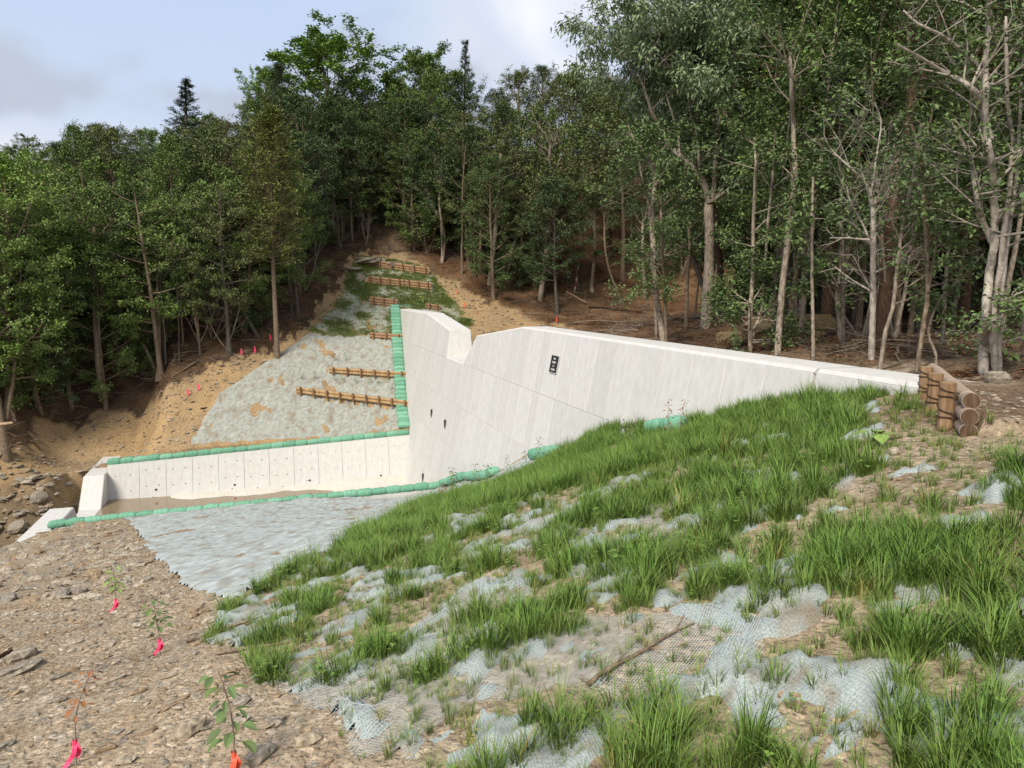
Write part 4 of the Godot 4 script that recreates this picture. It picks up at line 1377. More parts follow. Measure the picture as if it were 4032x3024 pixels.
var HERO := {
	"white": [6.7, -7.55, [[0.055, 0.026, [Vector3(-0.0, 0.08, -0.0), Vector3(0.16, 0.35, -0.17), Vector3(-0.25, 0.73, 0.2), Vector3(0.02, 1.08, -0.04), Vector3(-0.05, 1.35, 0.05), Vector3(-0.03, 1.54, 0.04), Vector3(-0.04, 1.94, 0.01), Vector3(-0.26, 2.33, 0.14), Vector3(-0.18, 2.7, -0.03), Vector3(-0.28, 3.15, 0.01), Vector3(0.08, 3.82, -0.33), Vector3(-0.21, 4.11, -0.09)]], [0.042, 0.018, [Vector3(0.12, 0.1, 0.04), Vector3(0.04, 0.51, 0.05), Vector3(0.05, 0.94, 0.05), Vector3(0.04, 1.22, 0.08), Vector3(0.01, 1.57, 0.12), Vector3(0.09, 1.85, 0.07), Vector3(0.18, 1.74, 0.0), Vector3(0.1, 2.36, 0.06), Vector3(0.22, 2.59, -0.04), Vector3(0.04, 2.9, 0.03), Vector3(0.01, 3.31, 0.0), Vector3(0.1, 3.9, -0.14)]], [0.034, 0.016, [Vector3(0.17, 0.14, 0.05), Vector3(0.19, 0.36, -0.0), Vector3(0.09, 1.01, 0.08), Vector3(0.13, 1.43, 0.06), Vector3(0.22, 1.86, 0.01), Vector3(0.37, 1.97, -0.1), Vector3(0.17, 2.49, 0.08), Vector3(0.15, 3.17, 0.07)]], [0.035, 0.012, [Vector3(-0.01, 1.48, -0.0), Vector3(-0.03, 1.72, -0.12), Vector3(-0.27, 1.91, 0.01), Vector3(-0.27, 2.13, -0.05), Vector3(-0.21, 2.38, -0.16), Vector3(-0.4, 2.65, -0.18), Vector3(-0.52, 2.77, -0.17)]], [0.04, 0.012, [Vector3(-0.11, 2.57, -0.03), Vector3(-0.15, 2.9, -0.12), Vector3(-0.59, 3.05, 0.13), Vector3(-0.54, 3.31, -0.27), Vector3(-0.95, 3.39, -0.18), Vector3(-1.27, 3.52, -0.2)]], [0.03, 0.01, [Vector3(-0.17, 3.11, -0.05), Vector3(-0.32, 3.43, -0.13), Vector3(-0.45, 3.56, -0.21), Vector3(-0.74, 3.66, -0.18), Vector3(-1.01, 3.74, -0.19), Vector3(-1.08, 3.91, -0.33)]]]],
	"fork": [16.8, -10.09, [[0.135, 0.11, [Vector3(-0.0, -0.46, -0.0), Vector3(-0.03, 0.51, 0.0), Vector3(0.17, 1.35, -0.28), Vector3(0.09, 2.18, -0.15), Vector3(-0.02, 2.9, -0.05), Vector3(0.11, 3.06, -0.23)]], [0.08, 0.03, [Vector3(-0.02, 3.03, -0.01), Vector3(-0.27, 3.61, -0.03), Vector3(-0.74, 4.0, -0.0), Vector3(-0.9, 4.35, -0.41), Vector3(-1.13, 4.73, -0.48), Vector3(-1.38, 5.01, -0.36), Vector3(-1.63, 5.49, -0.31), Vector3(-1.66, 5.99, -0.56)]], [0.05, 0.02, [Vector3(-0.28, 3.68, -0.08), Vector3(-0.6, 4.0, 0.41), Vector3(-0.29, 4.61, -0.25), Vector3(-0.45, 5.08, -0.25), Vector3(-0.8, 5.6, 0.15)]], [0.075, 0.025, [Vector3(0.01, 3.03, 0.0), Vector3(0.09, 3.45, 0.01), Vector3(-0.04, 3.9, 0.22), Vector3(0.22, 4.61, -0.12), Vector3(-0.08, 4.86, 0.46), Vector3(0.22, 5.23, 0.29), Vector3(0.57, 5.89, 0.0), Vector3(0.7, 6.49, -0.06)]], [0.04, 0.015, [Vector3(0.13, 4.74, 0.04), Vector3(-0.16, 5.1, 0.47), Vector3(-0.0, 5.66, 0.12), Vector3(-0.03, 6.34, -0.09)]], [0.03, 0.012, [Vector3(0.19, 4.42, 0.06), Vector3(0.53, 4.77, 0.3), Vector3(1.05, 5.2, -0.06), Vector3(0.89, 5.4, 0.55)]], [0.04, 0.015, [Vector3(-0.77, 4.13, -0.23), Vector3(-0.74, 4.59, -0.31), Vector3(-1.1, 5.16, -0.08), Vector3(-1.03, 5.93, -0.65)]]]],
	"lean": [18.58, -11.11, [[0.085, 0.04, [Vector3(-0.0, 0.73, -0.0), Vector3(-0.16, 1.18, -0.04), Vector3(-0.55, 2.02, -0.07), Vector3(-1.01, 2.74, 0.15), Vector3(-0.9, 3.63, -0.71), Vector3(-1.16, 4.04, -0.55), Vector3(-1.35, 4.58, -0.61)]]]],
	"t2": [11.15, -8.06, [[0.06, 0.03, [Vector3(-0.0, -0.01, -0.0), Vector3(0.14, 1.03, -0.14), Vector3(0.14, 2.06, -0.01), Vector3(0.09, 2.71, 0.13), Vector3(0.09, 2.93, 0.16), Vector3(0.09, 2.91, 0.16), Vector3(0.23, 3.85, -0.15), Vector3(-0.09, 4.19, 0.21), Vector3(-0.05, 4.86, 0.08)]]]],
	"t3": [11.8, -7.97, [[0.05, 0.02, [Vector3(-0.0, 0.03, -0.0), Vector3(-0.06, 0.64, 0.04), Vector3(0.02, 1.41, -0.03), Vector3(0.02, 2.13, -0.09), Vector3(-0.15, 3.02, 0.17), Vector3(-0.19, 3.22, 0.24), Vector3(-0.06, 3.72, -0.02)]], [0.035, 0.015, [Vector3(0.01, 0.25, 0.0), Vector3(0.28, 0.8, -0.12), Vector3(0.26, 1.41, -0.05), Vector3(0.24, 2.36, 0.03), Vector3(0.23, 3.05, 0.12), Vector3(0.29, 3.5, 0.04), Vector3(0.25, 3.83, 0.12)]]]],
	"t6": [14.86, -7.87, [[0.075, 0.03, [Vector3(-0.0, 0.41, -0.0), Vector3(-0.04, 1.11, -0.18), Vector3(-0.29, 1.84, 0.08), Vector3(-0.24, 2.56, -0.1), Vector3(-0.29, 3.13, -0.07), Vector3(-0.19, 3.85, -0.17), Vector3(-0.3, 4.1, -0.14), Vector3(-0.32, 4.6, -0.62), Vector3(-0.72, 4.85, -0.53)]], [0.03, 0.012, [Vector3(-0.28, 2.99, -0.08), Vector3(-0.25, 3.45, -0.39), Vector3(-0.68, 3.78, 0.22), Vector3(-0.63, 4.36, -0.12), Vector3(-0.85, 4.9, -0.13)]]]],
	"t6b": [14.57, -7.79, [[0.045, 0.02, [Vector3(-0.0, 0.46, -0.0), Vector3(-0.02, 1.73, -0.11), Vector3(-0.35, 2.55, 0.36), Vector3(-0.07, 3.44, -0.26)]]]],
	"t11": [17.84, -10.11, [[0.065, 0.02, [Vector3(-0.0, -0.07, -0.0), Vector3(0.12, 1.12, -0.23), Vector3(-0.13, 2.16, 0.29), Vector3(-0.19, 3.19, 0.19), Vector3(-0.21, 3.84, 0.14), Vector3(-0.16, 4.54, -0.06)]]]],
	"t7": [43.52, -14.89, [[0.176, 0.083, [Vector3(-0.0, -0.01, -0.0), Vector3(0.38, 2.31, -0.25), Vector3(0.86, 4.79, -0.92), Vector3(0.44, 6.26, 0.25), Vector3(0.61, 7.43, -0.26), Vector3(0.56, 8.94, 0.08)]], [0.072, 0.031, [Vector3(0.3, 2.62, 0.09), Vector3(1.21, 4.13, -0.65), Vector3(1.63, 5.29, 0.06), Vector3(2.29, 6.76, -0.1)]], [0.062, 0.021, [Vector3(0.38, 3.1, 0.11), Vector3(-0.1, 4.64, 0.59), Vector3(-0.33, 6.1, 0.01)]], [0.062, 0.021, [Vector3(0.41, 3.5, 0.12), Vector3(0.86, 5.43, 0.73), Vector3(1.53, 6.77, -0.4)]]]],
	"t10": [44.47, -18.61, [[0.148, 0.069, [Vector3(-0.0, -0.0, -0.0), Vector3(0.11, 0.38, -0.36), Vector3(0.01, 1.88, 0.19), Vector3(0.01, 3.13, 0.27), Vector3(0.12, 4.83, -0.26)]]]],
	"t12": [43.53, -21.79, [[0.157, 0.074, [Vector3(-0.0, -0.01, -0.0), Vector3(-0.33, 1.42, 0.32), Vector3(-0.5, 3.08, 0.41), Vector3(-0.13, 4.79, -0.33)]]]],
	"thin1": [45.28, -17.32, [[0.073, 0.036, [Vector3(-0.0, -0.01, -0.0), Vector3(0.31, 2.36, -1.4), Vector3(-0.22, 3.94, 0.08)]]]],
	"thin2": [43.0, -19.99, [[0.096, 0.043, [Vector3(-0.0, -0.0, -0.0), Vector3(-0.73, 1.44, 0.11), Vector3(-1.2, 2.57, 0.33), Vector3(-1.41, 3.78, 0.36), Vector3(-1.01, 5.48, -0.61)]]]],
	"r590": [10.13, -7.97, [[0.032, 0.018, [Vector3(-0.0, 0.22, -0.0), Vector3(0.03, 1.05, -0.12), Vector3(-0.09, 1.84, -0.03), Vector3(-0.08, 2.82, -0.08)]]]],
	"r720": [13.82, -11.18, [[0.147, 0.104, [Vector3(-0.0, -0.0, -0.0), Vector3(0.04, 1.07, -0.01), Vector3(0.04, 2.43, -0.02), Vector3(-0.23, 3.35, 0.25), Vector3(-0.14, 4.17, 0.05)]]]],
	"r800": [11.15, -9.34, [[0.057, 0.043, [Vector3(-0.0, -0.0, -0.0), Vector3(-0.08, 0.78, -0.04), Vector3(-0.17, 0.96, 0.08)]], [0.033, 0.017, [Vector3(-0.09, 0.9, -0.03), Vector3(-0.13, 1.44, 0.04), Vector3(-0.2, 2.09, 0.08), Vector3(-0.15, 2.64, 0.01)]], [0.019, 0.01, [Vector3(-0.09, 0.87, -0.03), Vector3(-0.15, 1.23, -0.19), Vector3(-0.43, 1.53, -0.06), Vector3(-0.54, 1.71, -0.14)]], [0.019, 0.01, [Vector3(-0.07, 0.87, -0.02), Vector3(0.13, 1.19, -0.1), Vector3(0.25, 1.45, -0.03)]], [0.019, 0.01, [Vector3(-0.09, 0.78, -0.03), Vector3(-0.01, 1.24, -0.29), Vector3(-0.5, 1.75, 0.2)]]]],
	"r1050": [8.88, -7.96, [[0.05, 0.03, [Vector3(-0.0, 0.1, -0.0), Vector3(0.06, 0.93, -0.1), Vector3(-0.1, 1.64, 0.03), Vector3(-0.08, 2.09, -0.04), Vector3(-0.08, 2.36, -0.14)]], [0.014, 0.007, [Vector3(-0.06, 1.77, -0.02), Vector3(0.13, 1.91, -0.11), Vector3(0.36, 1.97, -0.03), Vector3(0.56, 2.02, 0.15)]], [0.016, 0.008, [Vector3(-0.06, 1.54, -0.02), Vector3(-0.08, 1.93, -0.24), Vector3(-0.41, 2.17, -0.09), Vector3(-0.46, 2.38, -0.12)]], [0.02, 0.01, [Vector3(-0.11, 2.29, -0.03), Vector3(-0.13, 2.44, -0.15), Vector3(-0.47, 2.63, -0.07), Vector3(-0.43, 2.86, -0.42), Vector3(-0.67, 3.01, -0.34)]], [0.016, 0.008, [Vector3(-0.07, 2.11, -0.02), Vector3(0.19, 2.5, -0.24), Vector3(0.1, 2.72, 0.03), Vector3(0.12, 2.97, 0.09)]], [0.016, 0.008, [Vector3(-0.08, 2.0, -0.03), Vector3(0.0, 2.26, -0.02), Vector3(0.18, 2.54, -0.05)]], [0.016, 0.008, [Vector3(-0.12, 2.25, -0.04), Vector3(-0.13, 2.8, 0.04), Vector3(-0.01, 3.25, -0.05), Vector3(-0.17, 3.53, -0.05)]]]],
	"r1150": [10.47, -9.54, [[0.12, 0.075, [Vector3(-0.0, -0.0, -0.0), Vector3(0.23, 0.99, -0.19), Vector3(-0.0, 2.02, 0.1), Vector3(0.21, 2.71, -0.1), Vector3(0.19, 3.58, 0.16), Vector3(0.19, 4.36, 0.21)]]]],
	"r1200": [8.02, -7.34, [[0.03, 0.015, [Vector3(-0.0, 0.09, -0.0), Vector3(-0.02, 0.55, 0.08), Vector3(0.0, 0.84, 0.15), Vector3(0.15, 1.41, 0.03), Vector3(0.26, 1.82, -0.05), Vector3(0.27, 2.45, 0.06), Vector3(0.34, 2.8, 0.02), Vector3(0.47, 3.14, -0.06)]]]],
	"r1450": [7.48, -7.4, [[0.034, 0.016, [Vector3(-0.0, 0.09, -0.0), Vector3(0.06, 0.63, -0.01), Vector3(0.08, 0.95, 0.0), Vector3(-0.01, 1.56, 0.03), Vector3(-0.19, 2.0, 0.13), Vector3(-0.01, 2.33, -0.09), Vector3(-0.27, 2.53, 0.12), Vector3(-0.19, 2.95, -0.13)]], [0.02, 0.012, [Vector3(0.06, 0.98, 0.02), Vector3(0.09, 1.25, 0.03), Vector3(0.24, 1.66, -0.06)]], [0.015, 0.01, [Vector3(0.04, 1.56, 0.01), Vector3(-0.02, 2.01, 0.0), Vector3(-0.07, 2.15, 0.08)]]]],
	"r1400": [11.56, -11.62, [[0.117, 0.063, [Vector3(-0.0, -0.0, -0.0), Vector3(-0.09, 0.8, -0.09), Vector3(-0.37, 1.39, -0.01), Vector3(-0.5, 1.8, -0.12), Vector3(-0.55, 2.84, -0.17)]]]],
	"r1530": [7.66, -7.85, [[0.02, 0.01, [Vector3(-0.0, 0.12, -0.0), Vector3(-0.12, 0.41, -0.02), Vector3(-0.02, 0.81, 0.02), Vector3(0.16, 1.08, 0.15), Vector3(0.46, 1.37, 0.16)]]]],
	"l640": [38.28, 7.74, [[0.14, 0.08, [Vector3(-0.0, -0.02, -0.0), Vector3(0.1, 1.77, 0.95), Vector3(-0.07, 4.2, 0.05), Vector3(0.1, 5.96, 0.55), Vector3(0.01, 7.75, -0.48)]]]],
	"l445": [37.89, 8.91, [[0.13, 0.07, [Vector3(-0.0, 0.0, -0.0), Vector3(-0.32, 1.99, -0.63), Vector3(0.06, 4.52, 0.84), Vector3(-0.14, 5.54, -0.1)]]]],
	"l255": [36.69, 9.8, [[0.11, 0.06, [Vector3(-0.0, -0.01, -0.0), Vector3(-0.17, 1.3, 0.0), Vector3(0.24, 3.22, 0.49), Vector3(0.27, 4.87, -0.13)]], [0.08, 0.05, [Vector3(-0.14, 0.02, -0.04), Vector3(-0.25, 1.86, 0.11), Vector3(-0.23, 3.57, 0.65)]], [0.06, 0.04, [Vector3(-0.08, 0.02, -0.02), Vector3(-0.44, 2.19, -0.03), Vector3(-0.81, 3.54, -0.18)]], [0.06, 0.04, [Vector3(-0.04, 0.06, -0.01), Vector3(-0.25, 1.84, -0.12), Vector3(-0.08, 3.89, 0.48)]]]],
	"l90": [35.33, 10.39, [[0.08, 0.05, [Vector3(-0.0, -0.02, -0.0), Vector3(-0.28, 1.53, -0.32), Vector3(-0.3, 3.16, -0.38)]]]],
	"l1610": [39.55, 0.96, [[0.1, 0.05, [Vector3(-0.0, -0.0, -0.0), Vector3(-0.76, 1.49, 0.31), Vector3(-1.59, 3.03, -0.17), Vector3(-2.52, 4.18, -0.72)]]]],
	"l970": [38.98, 5.58, [[0.09, 0.05, [Vector3(-0.0, -0.01, -0.0), Vector3(-0.4, 1.17, 0.13), Vector3(-1.5, 2.61, -1.23), Vector3(-1.59, 3.75, -0.57), Vector3(-1.56, 4.83, -0.02)]], [0.04, 0.02, [Vector3(-1.46, 3.23, -0.44), Vector3(-2.0, 3.75, -0.25), Vector3(-3.01, 5.57, -0.88)]], [0.04, 0.02, [Vector3(-1.26, 4.26, -0.38), Vector3(-0.88, 5.25, -1.29), Vector3(-0.24, 5.79, 0.01)]]]],
	"c1500": [44.81, -12.12, [[0.17, 0.1, [Vector3(-0.0, -0.0, -0.0), Vector3(0.35, 2.98, 0.03), Vector3(0.59, 5.34, -0.12), Vector3(0.65, 7.6, 0.22)]], [0.06, 0.03, [Vector3(0.42, 3.91, 0.13), Vector3(1.61, 5.46, -0.84), Vector3(1.61, 6.19, 0.79)]]]],
	"c1170": [46.96, -9.7, [[0.13, 0.07, [Vector3(-0.0, -0.01, -0.0), Vector3(0.2, 1.91, -0.38), Vector3(-0.6, 3.62, -0.28), Vector3(-1.0, 5.09, -0.67)]], [0.08, 0.04, [Vector3(0.11, 1.69, 0.03), Vector3(-0.28, 3.53, 0.62), Vector3(0.26, 5.18, -0.98)]]]],
	"c1620": [45.36, -13.39, [[0.11, 0.06, [Vector3(-0.0, -0.0, -0.0), Vector3(0.4, 2.31, 0.19), Vector3(1.17, 3.74, 0.33), Vector3(1.18, 5.1, 0.91)]]]],
	"c1400": [45.96, -11.77, [[0.13, 0.08, [Vector3(-0.0, -0.01, -0.0), Vector3(0.02, 2.33, 0.44), Vector3(0.24, 4.3, -0.26)]]]],
}

# ---------- trees ----------
func grow(w: Geo, tips: Array, p: Vector3, dir: Vector3, length: float, r: float, level: int, S: Dictionary) -> void:
	var last: bool = level >= S.levels
	var steps := clampi(int(length / 0.3), 2, 7 if level < 2 else 3)
	var pts := [p]
	var rad := [r]
	var d := dir
	var q := p
	for i in steps:
		d = (d + rnd_dir() * S.wob + Vector3.UP * S.rise[mini(level, S.rise.size() - 1)]).normalized()
		q += d * length / steps
		pts.append(q); rad.append(lerpf(r, r * 0.35, (i + 1.0) / steps))
	w.tube(pts, rad, 3 if level > 1 else 4)
	if last:
		tips.append(pts); return
	var n: int = S.kids[level]
	n = maxi(2, int(round(n * rng.randf_range(0.75, 1.25))))
	var spin := rng.randf() * TAU
	for k in n:
		var t := lerpf(0.25, 1.0, (k + rng.randf()) / n)
		var i := mini(int(t * steps), steps - 1)
		var at: Vector3 = pts[i].lerp(pts[i + 1], t * steps - i)
		var bd: Vector3 = (pts[i + 1] - pts[i]).normalized()
		var sd := bd.cross(Vector3.UP)
		if sd.length() < 0.1: sd = Vector3.RIGHT
		sd = sd.normalized().rotated(bd, spin + k * 2.4)
		var cd := (bd * cos(S.ang) + sd * sin(S.ang)).normalized()
		if S.flat > 0.0: cd = (cd * Vector3(1, 1.0 - S.flat, 1)).normalized()
		grow(w, tips, at, cd, length * S.ratio * rng.randf_range(0.7, 1.2) * (1.15 - 0.45 * t), rad[i] * 0.6, level + 1, S)
	tips.append([pts[-2], pts[-1], pts[-1] + d * 0.15])

func leafage(tips: Array, S: Dictionary) -> Geo:
	var g := Geo.new()
	for t in tips:
		var m: int = t.size() - 1
		var tone := rng.randf_range(0.78, 1.2)
		var n: int = S.leaves
		n = int(n * rng.randf_range(0.6, 1.4))
		for k in n:
			var s := rng.randf() * m
			var i := mini(int(s), m - 1)
			var a: Vector3 = t[i]
			var b: Vector3 = t[i + 1]
			var bd := (b - a).normalized()
			var p: Vector3 = a.lerp(b, s - i) + rnd_dir() * S.puff * rng.randf()
			var out := (rnd_dir() * Vector3(1, 0.6, 1) + bd * 0.5 + Vector3(0, S.droop, 0)).normalized()
			var side := out.cross(Vector3.UP + rnd_dir() * 0.7).normalized()
			var l: float = S.leaf * rng.randf_range(0.7, 1.3)
			add_leaf(g, p, out, side, l, l * S.slim, shade_of(tone * rng.randf_range(0.75, 1.25)))
	return g

func tree_shape(S: Dictionary, seed_: int) -> Dictionary:
	rng.seed = seed_
	var w := Geo.new()
	var tips := []
	for st in S.stems:
		var H: float = S.tall * st.t
		var pts := []
		var rad := []
		var q := Vector3(st.x, -0.25, st.z)
		var d: Vector3 = st.d.normalized()
		var n := 10
		for i in n + 1:
			pts.append(q); rad.append(lerpf(S.girth * st.t, S.girth * 0.18, i / float(n)) * (1.35 if i == 0 else 1.0))
			d = (d + rnd_dir() * S.sway + Vector3.UP * 0.1).normalized()
			q += d * (H + 0.25) / n
		w.tube(pts, rad, 8)
		var B: int = int(S.boughs * st.t)
		for k in B:
			var t := lerpf(S.bare, 0.98, (k + rng.randf()) / B)
			var i := mini(int(t * n), n - 1)
			var at: Vector3 = pts[i].lerp(pts[i + 1], t * n - i)
			var an := k * 2.4 + rng.randf() * 0.8
			var c: float = (t - S.bare) / (1.0 - S.bare)
			var reach: float = S.reach * (pow(maxf(sin(PI * clampf(0.18 + 0.80 * c, 0, 1)), 0.05), 0.8) if S.round else (1.05 - c) * (0.55 + 0.45 * minf(1.0, c * 5.0))) * rng.randf_range(0.75, 1.2)
			var el: float = lerpf(S.lift0, S.lift1, c)
			var dir := Vector3(cos(an) * cos(el), sin(el), sin(an) * cos(el))
			grow(w, tips, at, dir, maxf(reach, 0.25), lerpf(rad[i] * 0.55, 0.012, 0.25), 1, S)
		tips.append([pts[-3], pts[-2], pts[-1]])
	var g := leafage(tips, S)
	return {"wood": w.mesh(), "crown": g.mesh(true), "tall": S.tall, "n": g.x.size() / 3}

var shapes := {}
func one_stem() -> Array: return [{"t": 1.0, "x": 0.0, "z": 0.0, "d": Vector3.UP}]
func make_shapes() -> void:
	var S0 := {"stems": one_stem(), "tall": 9.0, "girth": 0.13, "sway": 0.05, "boughs": 26, "bare": 0.28, "reach": 2.5, "round": true, "lift0": 0.15, "lift1": 1.1, "levels": 3, "kids": [0, 5, 4], "ratio": 0.5, "ang": 0.75, "wob": 0.16, "rise": [0.0, 0.06, 0.03, 0.0], "flat": 0.3, "leaves": 25, "puff": 0.24, "droop": -0.05, "leaf": 0.10, "slim": 0.5}
	for k in 3: shapes["broad%d" % k] = tree_shape(S0.merged({"reach": [2.5, 2.1, 2.8][k], "bare": [0.26, 0.12, 0.35][k], "boughs": [26, 28, 25][k], "leaf": [0.105, 0.095, 0.115][k]}, true), 1000 + k)
	for k in 2: shapes["layered%d" % k] = tree_shape(S0.merged({"flat": 0.75, "boughs": 20, "reach": 2.6, "lift0": 0.1, "lift1": 0.5, "leaves": 18, "puff": 0.2, "leaf": 0.12, "droop": 0.0, "kids": [0, 6, 4], "stems": [{"t": 1.0, "x": 0.0, "z": 0.0, "d": Vector3(0.1, 1, 0)}, {"t": 0.8, "x": 0.15, "z": 0.1, "d": Vector3(-0.25, 1, 0.1)}]}, true), 1010 + k)
	for k in 2: shapes["slim%d" % k] = tree_shape(S0.merged({"tall": 8.0, "girth": 0.065, "boughs": 15, "bare": 0.38, "reach": 1.25, "leaves": 12, "sway": 0.07, "puff": 0.2, "leaf": 0.11, "kids": [0, 4, 3]}, true), 1020 + k)
	shapes["open"] = tree_shape(S0.merged({"tall": 10.0, "girth": 0.17, "boughs": 20, "bare": 0.25, "reach": 3.9, "lift0": 0.4, "lift1": 1.3, "leaves": 58, "puff": 0.30, "leaf": 0.17, "slim": 0.55, "kids": [0, 5, 3], "ratio": 0.55}, true), 1030)
	shapes["column"] = tree_shape(S0.merged({"tall": 9.0, "girth": 0.085, "sway": 0.015, "boughs": 120, "bare": 0.40, "reach": 1.0, "round": true, "lift0": 0.35, "lift1": 1.0, "levels": 2, "kids": [0, 6], "ratio": 0.45, "leaves": 15, "puff": 0.1, "leaf": 0.13, "slim": 0.24, "droop": 0.15, "flat": 0.0}, true), 1040)
	shapes["column1"] = tree_shape(S0.merged({"tall": 9.0, "girth": 0.12, "sway": 0.02, "boughs": 70, "bare": 0.45, "reach": 1.7, "round": true, "lift0": 0.3, "lift1": 1.1, "levels": 2, "kids": [0, 7], "ratio": 0.45, "leaves": 17, "puff": 0.13, "leaf": 0.13, "slim": 0.24, "droop": 0.05, "flat": 0.0}, true), 1045)
	shapes["spire"] = tree_shape(S0.merged({"tall": 10.0, "girth": 0.13, "sway": 0.01, "boughs": 75, "bare": 0.2, "reach": 1.5, "round": false, "lift0": -0.1, "lift1": 0.9, "levels": 2, "kids": [0, 5], "ratio": 0.42, "leaves": 14, "puff": 0.09, "leaf": 0.14, "slim": 0.25, "droop": -0.2, "flat": 0.2}, true), 1050)
	for k in 2: shapes["shrub%d" % k] = tree_shape(S0.merged({"tall": 2.2, "girth": 0.03, "boughs": 12, "bare": 0.12, "reach": 1.1, "levels": 2, "kids": [0, 5], "leaves": 20, "puff": 0.2, "leaf": 0.10, "flat": 0.5, "lift1": 0.8, "stems": [{"t": 1.0, "x": 0.0, "z": 0.0, "d": Vector3(0.2, 1, 0)}, {"t": 0.85, "x": 0.15, "z": 0.0, "d": Vector3(-0.5, 1, 0.2)}, {"t": 0.8, "x": 0.0, "z": 0.2, "d": Vector3(0.1, 1, -0.6)}]}, true), 1060 + k)
	for k in 2: shapes["twiggy%d" % k] = tree_shape(S0.merged({"tall": 3.6, "girth": 0.035, "boughs": 9, "bare": 0.25, "reach": 1.5, "kids": [0, 4, 3], "leaves": 1, "wob": 0.3, "lift0": 0.5, "leaf": 0.09, "stems": [{"t": 1.0, "x": 0.0, "z": 0.0, "d": Vector3(0.3, 1, 0)}, {"t": 0.9, "x": 0.1, "z": 0.0, "d": Vector3(-0.6, 1, 0.2)}, {"t": 0.8, "x": 0.0, "z": 0.1, "d": Vector3(0.1, 1, -0.5)}]}, true), 1070 + k)

func put_tree(shape: String, called: String, label: String, group: String, u: float, v: float, tall: float, leaf: String, bark: String, wide := 1.0, category := "tree") -> Node3D:
	var s: Dictionary = shapes[shape]
	var t := thing(called, label, category, W(u, v, ground(u, v)), group)
	part("trunk", s.wood, M[bark], t)
	part("crown", s.crown, M[leaf], t)
	var k: float = tall / s.tall
	t.rotation = Vector3(rng.randf_range(-0.04, 0.04), rng.randf() * TAU, rng.randf_range(-0.04, 0.04))
	t.scale = Vector3(k * wide, k, k * wide)
	return t

func hero_tree(called: String, label: String, key: String, bark: String, leaf: String, S: Dictionary, group := "") -> void:
	var d: Array = HERO[key]
	rng.seed = 4000 + key.hash() % 1000
	var t := thing(called, label, "tree", W(d[0], d[1], ground(d[0], d[1])), group)
	var w := Geo.new()
	var tips := []
	var first := true
	for st in d[2]:
		var raw: Array = st[2].duplicate()
		if (first or raw[0].y < 0.6) and raw[0].y > -0.1: raw.push_front(Vector3(raw[0].x, -0.2, raw[0].z))
		first = false
		# smooth, slightly crooked course through the given points
		var pts := []
		var rad := []
		var m := raw.size()
		for i in m - 1:
			for k in 3:
				var f := k / 3.0
				var p: Vector3 = raw[i].cubic_interpolate(raw[i + 1], raw[maxi(i - 1, 0)], raw[mini(i + 2, m - 1)], f)
				pts.append(p + rnd_dir() * minf(0.01, st[0] * 0.12)); rad.append(lerpf(st[0], st[1], (i + f) / (m - 1.0)) * rng.randf_range(0.95, 1.05))
		pts.append(raw[-1]); rad.append(st[1])
		if pts[0].y < 0.1: rad[0] *= 1.25
		w.tube(pts, rad, 10 if st[0] > 0.05 else 6)
		var n := pts.size()
		var low: float = S.low
		for k in int(S.n * (0.4 + 0.6 * st[0] / d[2][0][0])):
			var tt := rng.randf_range(low if st[0] == d[2][0][0] else 0.15, 1.0)
			var i := mini(int(tt * (n - 1)), n - 2)
			var an := rng.randf() * TAU
			var el: float = rng.randf_range(0.0, 1.0)
			grow(w, tips, pts[i], Vector3(cos(an) * cos(el), sin(el), sin(an) * cos(el)), S.reach * rng.randf_range(0.5, 1.2), minf(rad[i] * 0.5, S.get("thick", 0.02)), S.get("from", 1), S)
		tips.append([pts[-2], pts[-1], pts[-1] + Vector3(0, 0.2, 0)])
		if S.get("top", 0) > 0:
			for k in int(S.top):
				var an := rng.randf() * TAU
				var el := rng.randf_range(0.1, 1.3)
				grow(w, tips, pts[-1 - rng.randi() % 3], Vector3(cos(an) * cos(el), sin(el), sin(an) * cos(el)), S.top_reach * rng.randf_range(0.6, 1.2), st[1] * 0.6, 1, S)
	part("trunk", w.mesh(), M[bark], t)
	part("crown", leafage(tips, S).mesh(true), M[leaf], t)

